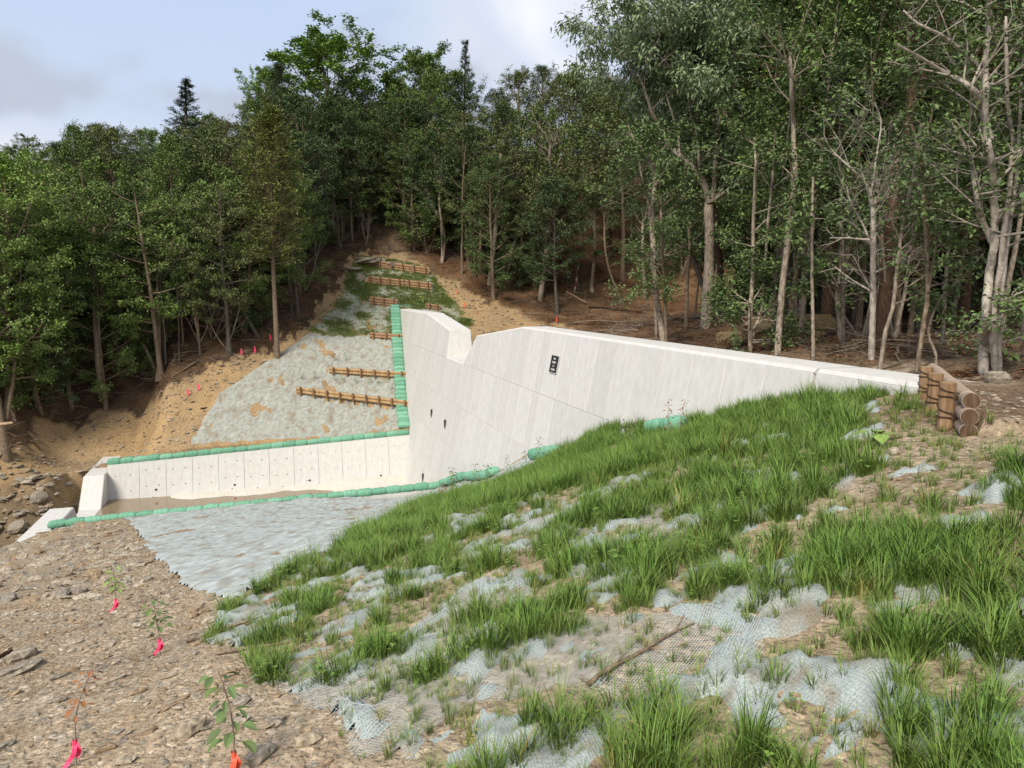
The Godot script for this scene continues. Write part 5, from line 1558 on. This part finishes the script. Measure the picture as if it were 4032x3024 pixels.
func make_hero_trees() -> void:
	var S := {"levels": 3, "kids": [0, 4, 3], "ratio": 0.5, "ang": 0.7, "wob": 0.2, "rise": [0.0, 0.05, 0.02, 0.0], "flat": 0.35, "leaves": 14, "puff": 0.16, "droop": -0.1, "leaf": 0.075, "slim": 0.5, "n": 8, "low": 0.45, "reach": 0.9, "top": 0, "top_reach": 1.2}
	hero_tree("pale_tree", "pale smooth-barked tree with three stems from one foot at the right edge", "white", "bark_white", "leaf_mid", S.merged({"n": 13, "low": 0.5, "reach": 0.9, "leaves": 8, "leaf": 0.065}, true))
	hero_tree("forked_tree", "tall forked tree with drooping grey-green foliage right of centre", "fork", "bark_pale", "leaf_grey", S.merged({"n": 2, "low": 0.95, "reach": 1.5, "kids": [0, 6, 5], "leaves": 24, "leaf": 0.14, "slim": 0.28, "droop": -0.7, "puff": 0.24, "top": 7, "top_reach": 2.1}, true))
	hero_tree("leaning_tree", "brown trunk leaning left behind the forked tree", "lean", "bark_grey", "leaf_mid", S.merged({"top": 5, "n": 2, "low": 0.8}, true))
	hero_tree("slender_tree", "slender bare-stemmed tree rising just behind the dam, right of the leafy pair", "t2", "bark_pale", "leaf_mid", S.merged({"n": 5, "low": 0.55, "top": 6}, true))
	hero_tree("twin_tree", "thin pale tree splitting low into two leafy stems behind the dam", "t3", "bark_pale", "leaf_mid", S.merged({"n": 22, "low": 0.12, "reach": 0.75, "leaves": 16, "leaf": 0.07}, true))
	hero_tree("crooked_tree", "crooked tan tree with leafy side shoots behind the dam crest", "t6", "bark_pale", "leaf_mid", S.merged({"n": 20, "low": 0.3, "reach": 0.9, "leaves": 15, "leaf": 0.075}, true))
	hero_tree("slender_tree", "thin grey tree close beside the crooked tan tree", "t6b", "bark_tan", "leaf_mid", S.merged({"n": 8, "low": 0.4, "top": 3}, true))
	hero_tree("slender_tree", "orange-tinted trunk between the crooked tree and the forked tree", "t11", "bark_tan", "leaf_mid", S.merged({"n": 8, "low": 0.45, "top": 4}, true))
	hero_tree("fan_tree", "pale tree with branches fanning up in a V above the earth bank", "t7", "bark_pale", "leaf_olive", S.merged({"n": 16, "low": 0.35, "reach": 2.0, "leaves": 13, "leaf": 0.14, "thick": 0.05, "top": 5, "top_reach": 2.2}, true))
	hero_tree("slender_tree", "curved pale trunk on the brown litter slope beside the survey pole", "t10", "bark_pale", "leaf_dark", S.merged({"n": 6, "low": 0.6, "reach": 1.4, "leaf": 0.13, "leaves": 14, "top": 5, "top_reach": 1.8}, true))
	hero_tree("slender_tree", "tan trunk standing high on the brown litter slope", "t12", "bark_pale", "leaf_dark", S.merged({"n": 6, "low": 0.6, "reach": 1.4, "leaf": 0.13, "leaves": 14, "top": 5, "top_reach": 1.8}, true))
	hero_tree("sapling", "thin bent sapling left of the survey pole", "thin1", "bark_tan", "leaf_dark", S.merged({"n": 4, "low": 0.6, "top": 3}, true))
	hero_tree("sapling", "thin zigzag sapling on the brown litter slope right of the boards", "thin2", "bark_tan", "leaf_mid", S.merged({"n": 6, "low": 0.5, "top": 3}, true))
	hero_tree("sapling", "thin straight sapling just behind the right half of the dam crest", "r590", "bark_pale", "leaf_mid", S.merged({"n": 9, "low": 0.5, "reach": 0.5, "leaf": 0.08}, true))
	hero_tree("thick_tree", "thick dark brown trunk standing back in the right-hand wood", "r720", "bark_brown", "leaf_dark", S.merged({"n": 4, "low": 0.75, "reach": 1.5, "top": 6, "top_reach": 2.0}, true))
	hero_tree("brushy_tree", "pale tree dividing at knee height into a broom of thin stems", "r800", "bark_pale", "leaf_mid", S.merged({"n": 8, "low": 0.6, "reach": 0.6, "leaves": 5}, true))
	hero_tree("branching_tree", "slim pale tree with long bare crooked branches in the right-hand wood", "r1050", "bark_white", "leaf_mid", S.merged({"n": 12, "low": 0.4, "reach": 0.8, "leaves": 2, "leaf": 0.08, "wob": 0.28}, true))
	hero_tree("thick_tree", "thick reddish brown trunk behind the slim branching tree", "r1150", "bark_brown", "leaf_dark", S.merged({"n": 4, "low": 0.75, "reach": 1.2, "top": 6, "top_reach": 1.8}, true))
	hero_tree("sapling", "tall thin sapling slanting right just beyond the dam's near end", "r1200", "bark_pale", "leaf_mid", S.merged({"n": 8, "low": 0.5, "reach": 0.5, "leaves": 5, "leaf": 0.08}, true))
	hero_tree("sapling", "crooked forking sapling behind the near log fence", "r1450", "bark_tan", "leaf_mid", S.merged({"n": 7, "low": 0.5, "reach": 0.5, "leaves": 5, "leaf": 0.08}, true))
	hero_tree("leaning_tree", "brown trunk bending left deep in the right-hand wood", "r1400", "bark_brown", "leaf_dark", S.merged({"n": 4, "low": 0.7, "top": 5, "top_reach": 1.6}, true))
	hero_tree("sapling", "low sapling bowing far over to the right beside the pale triple tree", "r1530", "bark_pale", "leaf_mid", S.merged({"n": 6, "low": 0.5, "reach": 0.4, "leaves": 5, "leaf": 0.08}, true))
	var L := S.merged({"leaf": 0.13, "leaves": 12, "reach": 1.5, "top": 6, "top_reach": 2.0}, true)
	hero_tree("pole_tree", "tall straight pole-like trunk at the edge of the left-hand wood", "l640", "bark_tan", "leaf_mid", L.merged({"n": 4, "low": 0.8}, true))
	hero_tree("pole_tree", "leaning pale trunk left of the tall pole-like one", "l445", "bark_tan", "leaf_dark", L.merged({"n": 5, "low": 0.6}, true))
	hero_tree("clump_tree", "clump of four stems sharing one foot at far left", "l255", "bark_tan", "leaf_dark", L.merged({"n": 6, "low": 0.6}, true))
	hero_tree("sapling", "single thin bent trunk at the left edge", "l90", "bark_tan", "leaf_dark", L.merged({"n": 4, "low": 0.7}, true))
	hero_tree("leaning_tree", "trunk leaning left over the head of the earth bank", "l1610", "bark_grey", "leaf_mid", L.merged({"n": 8, "low": 0.5}, true))
	hero_tree("branching_tree", "crooked grey tree with spreading bare limbs in the left-hand wood", "l970", "bark_pale", "leaf_mid", L.merged({"n": 8, "low": 0.5, "leaves": 4, "wob": 0.3}, true))
	hero_tree("slender_tree", "pale leaning trunk right of the head of the far slope", "c1500", "bark_pale", "leaf_olive", L.merged({"n": 8, "low": 0.5, "leaf": 0.14}, true))
	hero_tree("branching_tree", "pale forked trunk directly above the uppermost log fence", "c1170", "bark_pale", "leaf_dark", L.merged({"n": 6, "low": 0.6}, true))
	hero_tree("leaning_tree", "bent trunk leaning right above the bare earth bank", "c1620", "bark_pale", "leaf_dark", L.merged({"n": 6, "low": 0.6}, true))
	hero_tree("slender_tree", "straight tan trunk just left of the pale leaning one above the bank", "c1400", "bark_tan", "leaf_dark", L.merged({"n": 6, "low": 0.65}, true))

# highest line of the tree tops, as slopes seen from the camera: (sideways, upward) per metre forward
func treetop_line(x: float) -> float:
	var q := [[-0.80, 0.15], [-0.665, 0.165], [-0.615, 0.20], [-0.556, 0.185], [-0.517, 0.205], [-0.447, 0.20], [-0.40, 0.225], [-0.335, 0.21], [-0.31, 0.245], [-0.253, 0.245], [-0.177, 0.235], [-0.15, 0.266], [-0.104, 0.278], [-0.075, 0.272], [-0.048, 0.243], [-0.018, 0.246], [0.021, 0.279], [0.064, 0.29], [0.094, 0.315], [0.127, 0.345], [0.18, 0.385], [0.226, 0.395], [0.275, 0.425], [0.8, 0.60]]
	for i in q.size() - 1:
		if x <= q[i + 1][0]: return lerpf(q[i][1], q[i + 1][1], clampf((x - q[i][0]) / (q[i + 1][0] - q[i][0]), 0, 1))
	return 0.6

const LOOK := {"leaf_dark": "dark green", "leaf_mid": "mid green", "leaf_light": "light green", "leaf_olive": "olive", "leaf_grey": "grey-green"}
func make_wood() -> void:
	# landmark trees on the skyline
	rng.seed = 7000
	var at := func(sx: float, up: float, f: float) -> Array:      # place on the ground in that direction, and how tall a tree reaching that slope is
		var a := deg_to_rad(YAW)
		var u := f * cos(a) - sx * f * sin(a)
		var v := -f * sin(a) - sx * f * cos(a)
		return [u, v, up * f - ground(u, v)]
	var marks := [["open", "crowned_tree", "big open-crowned light green tree highest on the left skyline", -0.222, 0.298, 56.0, "leaf_bright", "bark_grey", 1.55],
		["column1", "cypress_tree", "dark green cypress just left of the big open-crowned tree", -0.288, 0.278, 54.0, "leaf_dark", "bark_grey", 1.0],
		["open", "crowned_tree", "smaller light green tree behind the dark cypress on the skyline", -0.312, 0.262, 58.0, "leaf_bright", "bark_grey", 0.9],
		["spire", "spire_conifer", "dark conifer with a drooping tip, lone spire on the left skyline", -0.418, 0.265, 46.0, "leaf_blue", "bark_grey", 1.75],
		["spire", "spire_conifer", "narrow pointed conifer spire at the middle of the skyline", -0.063, 0.312, 60.0, "leaf_blue", "bark_grey", 0.95],
		["column", "golden_cypress", "columnar golden-green cypress standing before the left-hand wood", -0.306, 0.226, 36.5, "leaf_gold", "bark_tan", 1.25],
		["column1", "cypress_tree", "olive cypress with a straight bare trunk above the head of the slope", -0.068, 0.205, 50.0, "leaf_olive", "bark_tan", 0.95],
		["open", "crowned_tree", "round open-crowned tree in the saddle right of the highest tree", -0.115, 0.278, 58.0, "leaf_light", "bark_grey", 1.1],
		["broad0", "feathery_tree", "yellow-green feathery tree filling the left edge", -0.66, 0.16, 31.0, "leaf_bright", "bark_tan", 1.1],
		["broad1", "feathery_tree", "light green leafy tree standing behind the left clump of stems", -0.56, 0.205, 40.0, "leaf_light", "bark_tan", 1.0]]
	for m in marks:
		var q: Array = at.call(m[3], m[4], m[5])
		put_tree(m[0], m[1], m[2], "", q[0], q[1], q[2], m[6], m[7], m[8])
	# the wood itself
	var spots := []
	var kinds_l := [["broad0", "leaf_dark"], ["broad1", "leaf_mid"], ["broad2", "leaf_dark"], ["layered0", "leaf_mid"], ["layered1", "leaf_olive"], ["broad1", "leaf_light"], ["column1", "leaf_dark"], ["broad0", "leaf_olive"], ["layered0", "leaf_light"]]
	var kinds_r := [["broad0", "leaf_mid"], ["broad2", "leaf_olive"], ["broad2", "leaf_dark"], ["layered1", "leaf_dark"], ["broad0", "leaf_dark"], ["broad2", "leaf_mid"]]
	var tries := 0
	while spots.size() < 205 and tries < 40000:
		tries += 1
		var f := rng.randf_range(11.0, 66.0)
		var sx := rng.randf_range(-0.78, 0.78)
		var q: Array = at.call(sx, treetop_line(sx), f)
		var u: float = q[0]
		var v: float = q[1]
		if clear(u, v) or u > 80.0 or v < -40.0: continue
		if u < 42.0 and v < -7.0 and u > 20.0 and v > -16.5: continue
		var right := v < -7.0 and u < 40.0
		if right and (f < 16.0 or u < 6.0 and f < 19.0): continue
		# keep the litter slope by the survey pole open
		if sx > 0.06 and sx < 0.30 and f > 30.0 and f < 50.0 and v < -13.0: continue
		if sx > 0.02 and sx < 0.35 and right and f < 26.0: continue
		var close := false
		var gap := 1.9 if f < 45.0 else 2.5
		for s in spots:
			if Vector2(u, v).distance_squared_to(s) < gap * gap: close = true; break
		if close: continue
		# deep in the wood nothing can be seen: thin it out
		var rim := 99.0
		for k in clearing.size() - 8:
			rim = minf(rim, Vector2(u, v).distance_to(Geometry2D.get_closest_point_to_segment(Vector2(u, v), clearing[k], clearing[k + 1])))
		if rim > 9.0 and f < 52.0 and rng.randf() < 0.45: continue
		var tall: float = minf(q[2] * rng.randf_range(0.82, 1.0), rng.randf_range(7.0, 10.5) if not right else rng.randf_range(8.0, 12.0))
		if tall < 2.8: continue
		spots.append(Vector2(u, v))
		var kk: Array = (kinds_r if right or sx > 0.05 else kinds_l)[rng.randi() % (6 if right or sx > 0.05 else 9)]
		var look: String = LOOK[kk[1]] + (" flat-layered" if String(kk[0]).begins_with("layered") else (" cypress-like" if kk[0] == "column1" else " round-crowned"))
		var label: String
		var group: String
		if sx < -0.2 and f > 48.0: label = look + " tree on the ridge behind the left-hand wood"; group = "trees on the left ridge"
		elif sx < -0.2: label = look + " tree in the dense wood left of the cleared slope"; group = "trees of the left-hand wood"
		elif not right and sx < 0.06: label = look + " tree in the wood above the head of the cleared slope"; group = "trees above the cleared slope"
		elif not right: label = look + " tree on the hillside behind the far bank"; group = "trees on the hillside behind the far bank"
		elif f < 24.0: label = look + " tree in the wood just behind the front stems on the right"; group = "trees of the right-hand wood"
		else: label = look + " tree deep in the shaded wood on the right"; group = "trees deep in the right-hand wood"
		put_tree(kk[0], "woodland_tree", label, group, u, v, tall, kk[1], ["bark_grey", "bark_tan", "bark_brown", "bark_tan"][rng.randi() % 4], rng.randf_range(0.85, 1.2))
	for q in [[49.2, -3.4], [50.2, -5.6], [49.6, -7.9], [51.8, -4.2], [52.3, -7.0], [51.0, -9.6], [48.9, -10.4], [48.6, -1.8], [53.8, -5.6], [54.4, -8.4], [47.4, -12.2], [50.6, -1.0]]:
		var kk: Array = kinds_l[rng.randi() % 5]
		put_tree(kk[0], "woodland_tree", LOOK[kk[1]] + " dense tree closing the head of the cleared slope", "trees at the head of the cleared slope", q[0], q[1], rng.randf_range(6.5, 8.5), kk[1], ["bark_grey", "bark_tan"][rng.randi() % 2], rng.randf_range(1.0, 1.25))
	for k in 34:
		var sx := rng.randf_range(0.2, 0.75)
		var f := rng.randf_range(25.0, 46.0)
		var q: Array = at.call(sx, treetop_line(sx), f)
		if clear(q[0], q[1]) or q[0] > 36.0: continue
		var kk: Array = kinds_r[rng.randi() % 6]
		put_tree(kk[0], "woodland_tree", LOOK[kk[1]] + " tree standing far back in the shade on the right", "trees far back on the right", q[0], q[1], rng.randf_range(7.0, 11.0), kk[1], "bark_brown", rng.randf_range(1.0, 1.3))
	# thin stems along the edge of the wood
	var n := 0
	tries = 0
	while n < 70 and tries < 20000:
		tries += 1
		var f := rng.randf_range(9.5, 50.0)
		var sx := rng.randf_range(-0.7, 0.7)
		var q: Array = at.call(sx, treetop_line(sx), f)
		var u: float = q[0]
		var v: float = q[1]
		if clear(u, v): continue
		if u < 40.0 and v < -7.0 and u > 20.0 and v > -16.5: continue
		var rim := 99.0
		for k in clearing.size() - 4:
			rim = minf(rim, Vector2(u, v).distance_to(Geometry2D.get_closest_point_to_segment(Vector2(u, v), clearing[k], clearing[k + 1])))
		if rim > 5.5 or rim < 0.5: continue
		if sx > 0.08 and sx < 0.22 and f > 30.0 and rng.randf() < 0.8: continue
		n += 1
		var right := v < -7.0 and u < 40.0
		var tone: String = ["leaf_mid", "leaf_dark", "leaf_light"][rng.randi() % 3]
		var rind: String = ["bark_pale", "bark_tan", "bark_tan", "bark_grey"][rng.randi() % 4]
		var zone := "behind the dam" if right else ("of the left-hand wood edge" if sx < -0.2 else "above the slope")
		var label: String = "slender " + LOOK[tone] + " sapling with " + {"bark_pale": "pale", "bark_tan": "tan", "bark_grey": "grey"}[rind] + " bark " + zone
		var group := "slender saplings " + zone
		put_tree("slim%d" % (rng.randi() % 2), "slender_sapling", label, group, u, v, minf(q[2] * 0.9, rng.randf_range(4.5, 8.5)), tone, rind, rng.randf_range(0.8, 1.2))
	# undergrowth
	n = 0
	tries = 0
	while n < 150 and tries < 30000:
		tries += 1
		var f := rng.randf_range(10.0, 52.0)
		var sx := rng.randf_range(-0.72, 0.72)
		var q: Array = at.call(sx, 0.2, f)
		var u: float = q[0]
		var v: float = q[1]
		if clear(u, v): continue
		if u < 40.0 and v < -7.0 and u > 20.0 and v > -16.5: continue
		var rim := 99.0
		for k in clearing.size() - 4:
			rim = minf(rim, Vector2(u, v).distance_to(Geometry2D.get_closest_point_to_segment(Vector2(u, v), clearing[k], clearing[k + 1])))
		var right := v < -7.0 and u < 40.0
		if rim < (0.9 if not right else 2.2) or rim > 9.0: continue
		if sx > -0.2 and rng.randf() < (0.86 if right else 0.4): continue
		if sx > 0.04 and sx < 0.30 and f > 30.0: continue
		n += 1
		var bare := rng.randf() < 0.3
		var tone: String = "leaf_dark" if right else String(["leaf_mid", "leaf_dark", "leaf_light", "leaf_dark"][rng.randi() % 4])
		var zone := "behind the dam" if right else ("of the left-hand wood" if sx < -0.2 else "above the slope")
		var label: String = ("bare grey twiggy bush under the trees " if bare else "low " + LOOK[tone] + " bush under the trees ") + zone
		var group := ("twiggy bushes " if bare else "green bushes ") + zone
		put_tree(("twiggy%d" if bare else "shrub%d") % (rng.randi() % 2), "twiggy_bush" if bare else "green_bush", label, group, u, v, rng.randf_range(2.2, 4.0) if bare else rng.randf_range(1.1, 3.0), tone, "bark_pale" if bare else "bark_tan", rng.randf_range(0.9, 1.3), "bush")

func make_litter() -> void:
	rng.seed = 8100
	var g := thing("fallen_twigs", "fallen twigs and dead branches strewn along the edge of the wood", "")
	tag(g, "", "", "", "stuff")
	var protos := []
	for k in 5:
		var w := Geo.new()
		var pts := []
		var rad := []
		var p := Vector3.ZERO
		var d := Vector3.RIGHT
		for i in 6:
			pts.append(p); rad.append(lerpf(0.014, 0.005, i / 5.0))
			d = (d + rnd_dir() * 0.25 * Vector3(1, 0.5, 1)).normalized(); p += d * 0.2
		w.tube(pts, rad, 4)
		for q in 3:
			var a: Vector3 = pts[1 + q]
			w.tube([a, a + (d + rnd_dir() * 0.8).normalized() * 0.25, a + (d + rnd_dir() * 0.9).normalized() * 0.5], [0.006, 0.005, 0.003], 3)
		protos.append(w.mesh())
	var sets := [[], [], [], [], []]
	var n := 0
	var tries := 0
	while n < 2600 and tries < 60000:
		tries += 1
		var u := rng.randf_range(5.0, 50.0)
		var v := rng.randf_range(-24.0, 14.0)
		if inside(clearing, u, v, 0.6): continue
		if u < 38.0 and v > -7.0 and u < 33.0: continue
		var rim := 99.0
		for k in clearing.size() - 4:
			rim = minf(rim, Vector2(u, v).distance_to(Geometry2D.get_closest_point_to_segment(Vector2(u, v), clearing[k], clearing[k + 1])))
		if rim > 6.0: continue
		n += 1
		var s := rng.randf_range(0.5, 1.4) * (1.0 if u > 20.0 else 0.6)
		sets[rng.randi() % 5].append(Transform3D(Basis(Vector3.UP, rng.randf() * TAU) * Basis(Vector3.BACK, rng.randf_range(-0.25, 0.3)) * Basis.from_scale(Vector3.ONE * s), W(u, v, ground(u, v) + 0.03)))
	for k in 5: scatter("twigs", protos[k], [M.twig, M.bark_grey, M.bark_pale, M.bark_grey, M.bark_tan][k], sets[k], g)
	# dead leaves on the litter slopes
	var lf := thing("leaf_litter", "brown fallen leaves covering the floor of the wood", "")
	tag(lf, "", "", "", "stuff")
	var leaf := Geo.new()
	for k in 16:
		var d := Vector3(rng.randfn(), rng.randf_range(-0.2, 0.5), rng.randfn()).normalized()
		add_leaf(leaf, Vector3(rng.randf_range(-0.25, 0.25), rng.randf_range(0.0, 0.02), rng.randf_range(-0.25, 0.25)), d, d.cross(Vector3.UP).normalized(), 0.09, 0.045, Color(1, 1, 1) * rng.randf_range(0.4, 1.1))
	var places := []
	var cols := []
	tries = 0
	while places.size() < 6000 and tries < 60000:
		tries += 1
		var u := rng.randf_range(6.0, 50.0)
		var v := rng.randf_range(-26.0, 14.0)
		if inside(clearing, u, v, 0.6): continue
		if v > -7.0 and u < 33.0: continue
		places.append(Transform3D(Basis(Vector3.UP, rng.randf() * TAU) * Basis.from_scale(Vector3.ONE * rng.randf_range(0.7, 1.3)), W(u, v, ground(u, v) + 0.015)))
		cols.append(Color(0.9, 0.8, 0.8).lerp(Color(1.1, 1.25, 1.4), rng.randf()) * rng.randf_range(0.5, 1.1))
	scatter("leaves", leaf.mesh(true), M.leaf_rust, places, lf, cols)
	# larger fallen branches, one by one
	for q in [[42.6, -17.6, 41.6, -20.6, 0.07, "dark fallen branch lying on the brown litter slope"], [40.6, -15.9, 39.6, -20.2, 0.055, "long pale fallen branch across the foot of the litter slope"], [39.3, -16.6, 38.6, -18.3, 0.05, "pale fallen stick slanting to the dam crest"], [9.3, -8.9, 8.3, -7.9, 0.03, "thin dead branch lying behind the near end of the dam"], [10.6, -9.1, 9.2, -9.6, 0.03, "dead branch among the roots right of the boulders"], [8.2, -9.4, 7.2, -8.5, 0.045, "dark fallen branch beside the pale triple tree"], [38.0, 3.6, 37.0, 4.6, 0.04, "bleached stick lying at the edge of the left-hand wood"], [38.9, 2.4, 38.0, 1.9, 0.05, "dead branch across the upper edge of the golden soil"], [5.05, 0.45, 4.75, -0.1, 0.011, "thin dry stick lying from the soil onto the near netting"], [5.75, 0.72, 6.05, 0.15, 0.012, "leaf-bearing cut twig lying at the turf corner"], [6.8, 2.15, 6.2, 2.3, 0.016, "dark forked stick behind the largest slab stone"], [2.75, -1.15, 2.95, -1.75, 0.012, "brown stick in the grass at the bottom centre"], [2.6, -2.9, 2.3, -3.5, 0.012, "dry twig in thin grass at the right edge"]]:
		var w := Geo.new()
		var a := W(q[0], q[1], ground(q[0], q[1]) + q[4] * 1.2)
		var b := W(q[2], q[3], ground(q[2], q[3]) + q[4] * 1.2)
		var pts := []
		var rad := []
		var off := rnd_dir() * 0.05 * (b - a).length()
		off.y = absf(off.y)
		for k in 8:
			var s := k / 7.0
			var p: Vector3 = a.lerp(b, s) + off * sin(PI * s) * (1.0 + 0.5 * sin(s * 9.0))
			p.y = maxf(p.y, ground(-p.z, -p.x) + q[4] * 0.9)
			pts.append(p - a); rad.append(lerpf(q[4], q[4] * 0.4, s))
		w.tube(pts, rad, 7, Color.WHITE, true)
		for k in 3:
			var p: Vector3 = pts[2 + k * 2]
			w.tube([p, p + ((b - a).normalized() + rnd_dir() * 0.7).normalized() * q[4] * 7.0], [q[4] * 0.5, q[4] * 0.2], 5)
		var o := part("fallen_branch", w.mesh(), M.bark_tan if not String(q[5]).begins_with("dark") else M.bark_brown, self, a)
		tag(o, q[5], "branch")

func make_small_things() -> void:
	# survey pole
	var at := W(44.33, -17.38, ground(44.33, -17.38))
	var t := thing("survey_pole", "thin red and white banded survey pole on the litter slope", "pole", at)
	for k in 6:
		var g := Geo.new()
		var tip := Vector3(0.14, 1.0, 0.0)
		g.tube([tip * (k * 0.34) - Vector3(0, 0.1 if k == 0 else 0.0, 0), tip * ((k + 1) * 0.34 - 0.002)], [0.024, 0.024], 8, Color.WHITE, true)
		part("band", g.mesh(), M.pole_white if k % 2 == 0 else M.pole_red, t)
	# batter boards below it
	var c := W(43.2, -16.95, ground(43.2, -16.95))
	var b := thing("batter_board", "pale slanting board nailed to short posts below the survey pole", "boards", c)
	for q in [["board", Vector3(-0.55, 0.66, 0), Vector3(0.62, 0.02, 0.3), 0.06], ["post", Vector3(-0.5, -0.1, 0.05), Vector3(-0.5, 0.62, 0.05), 0.035], ["post", Vector3(0.75, -0.1, -0.2), Vector3(0.75, 0.75, -0.2), 0.035], ["rail", Vector3(0.1, 0.66, -0.35), Vector3(0.75, 0.5, -0.22), 0.04], ["post", Vector3(0.1, -0.1, -0.4), Vector3(0.1, 0.75, -0.4), 0.03]]:
		var g := Geo.new()
		g.tube([q[1], q[2]], [q[3], q[3]], 4, Color.WHITE, true)
		part(q[0], g.mesh(), M.plank if q[0] == "board" else M.bark_tan, b)
	# ribbon-marked pegs along the edge of the wood
	for q in [[38.33, 1.75, "third"], [38.5, 1.15, "fourth"], [39.4, 0.43, "fifth"], [36.07, 3.5, "second"], [35.8, 3.9, "first"], [42.3, -10.0, "second"], [43.6, -9.86, "first"], [40.87, -14.94, "third"]]:
		var p := W(q[0], q[1], ground(q[0], q[1]))
		var lab: String = q[2] + (" peg with a pink ribbon along the left-hand wood, from the left" if q[1] > 0 else " orange-ribboned peg on the bare far bank, from the left")
		var o := thing("marker_peg", lab, "peg", p, "ribbon pegs by the left-hand wood" if q[1] > 0 else "ribbon pegs on the far bank")
		var g := Geo.new()
		g.tube([Vector3(0, -0.1, 0), Vector3(0.01, 0.34, 0)], [0.016, 0.014], 6, Color.WHITE, true)
		part("peg", g.mesh(), M.plank, o)
		var r := Geo.new()
		r.quad(Vector3(-0.03, 0.05, 0.03), Vector3(0.02, 0.02, 0.04), Vector3(0.02, 0.32, 0.02), Vector3(-0.02, 0.33, 0.02))
		r.quad(Vector3(0.02, 0.12, 0.05), Vector3(0.06, 0.09, 0.04), Vector3(0.03, 0.30, 0.022), Vector3(0.01, 0.32, 0.025))
		part("ribbon", r.mesh(), M.tape if q[1] > 0 else M.tape_orange, o)
	# stump with a board at the left edge
	var sp := W(33.35, 10.2, ground(33.35, 10.2))
	var st := thing("tree_stump", "weathered stump with a broken top at the left edge of the soil bank", "stump", sp)
	var sg := Geo.new()
	sg.tube([Vector3(0, -0.3, 0), Vector3(0.02, 0.1, 0), Vector3(-0.02, 0.7, 0.02), Vector3(-0.05, 1.25, 0)], [0.26, 0.18, 0.15, 0.13], 11, Color.WHITE, true)
	part("trunk", sg.mesh(), M.bark_tan, st)
	var sb := Geo.new()
	sb.tube([Vector3(-0.3, 1.3, 0), Vector3(0.35, 1.38, 0.1)], [0.09, 0.05], 5, Color.WHITE, true)
	part("splinter", sb.mesh(), M.plank, st)

func _ready() -> void:
	make_light()
	make_materials()
	solve_ground()
	make_fences()
	make_ground()
	make_dam()
	make_basin()
	make_bags()
	make_nets()
	make_shapes()
	make_hero_trees()
	make_wood()
	make_seedlings()
	make_small_things()
	make_stones()
	make_litter()
	make_grass()
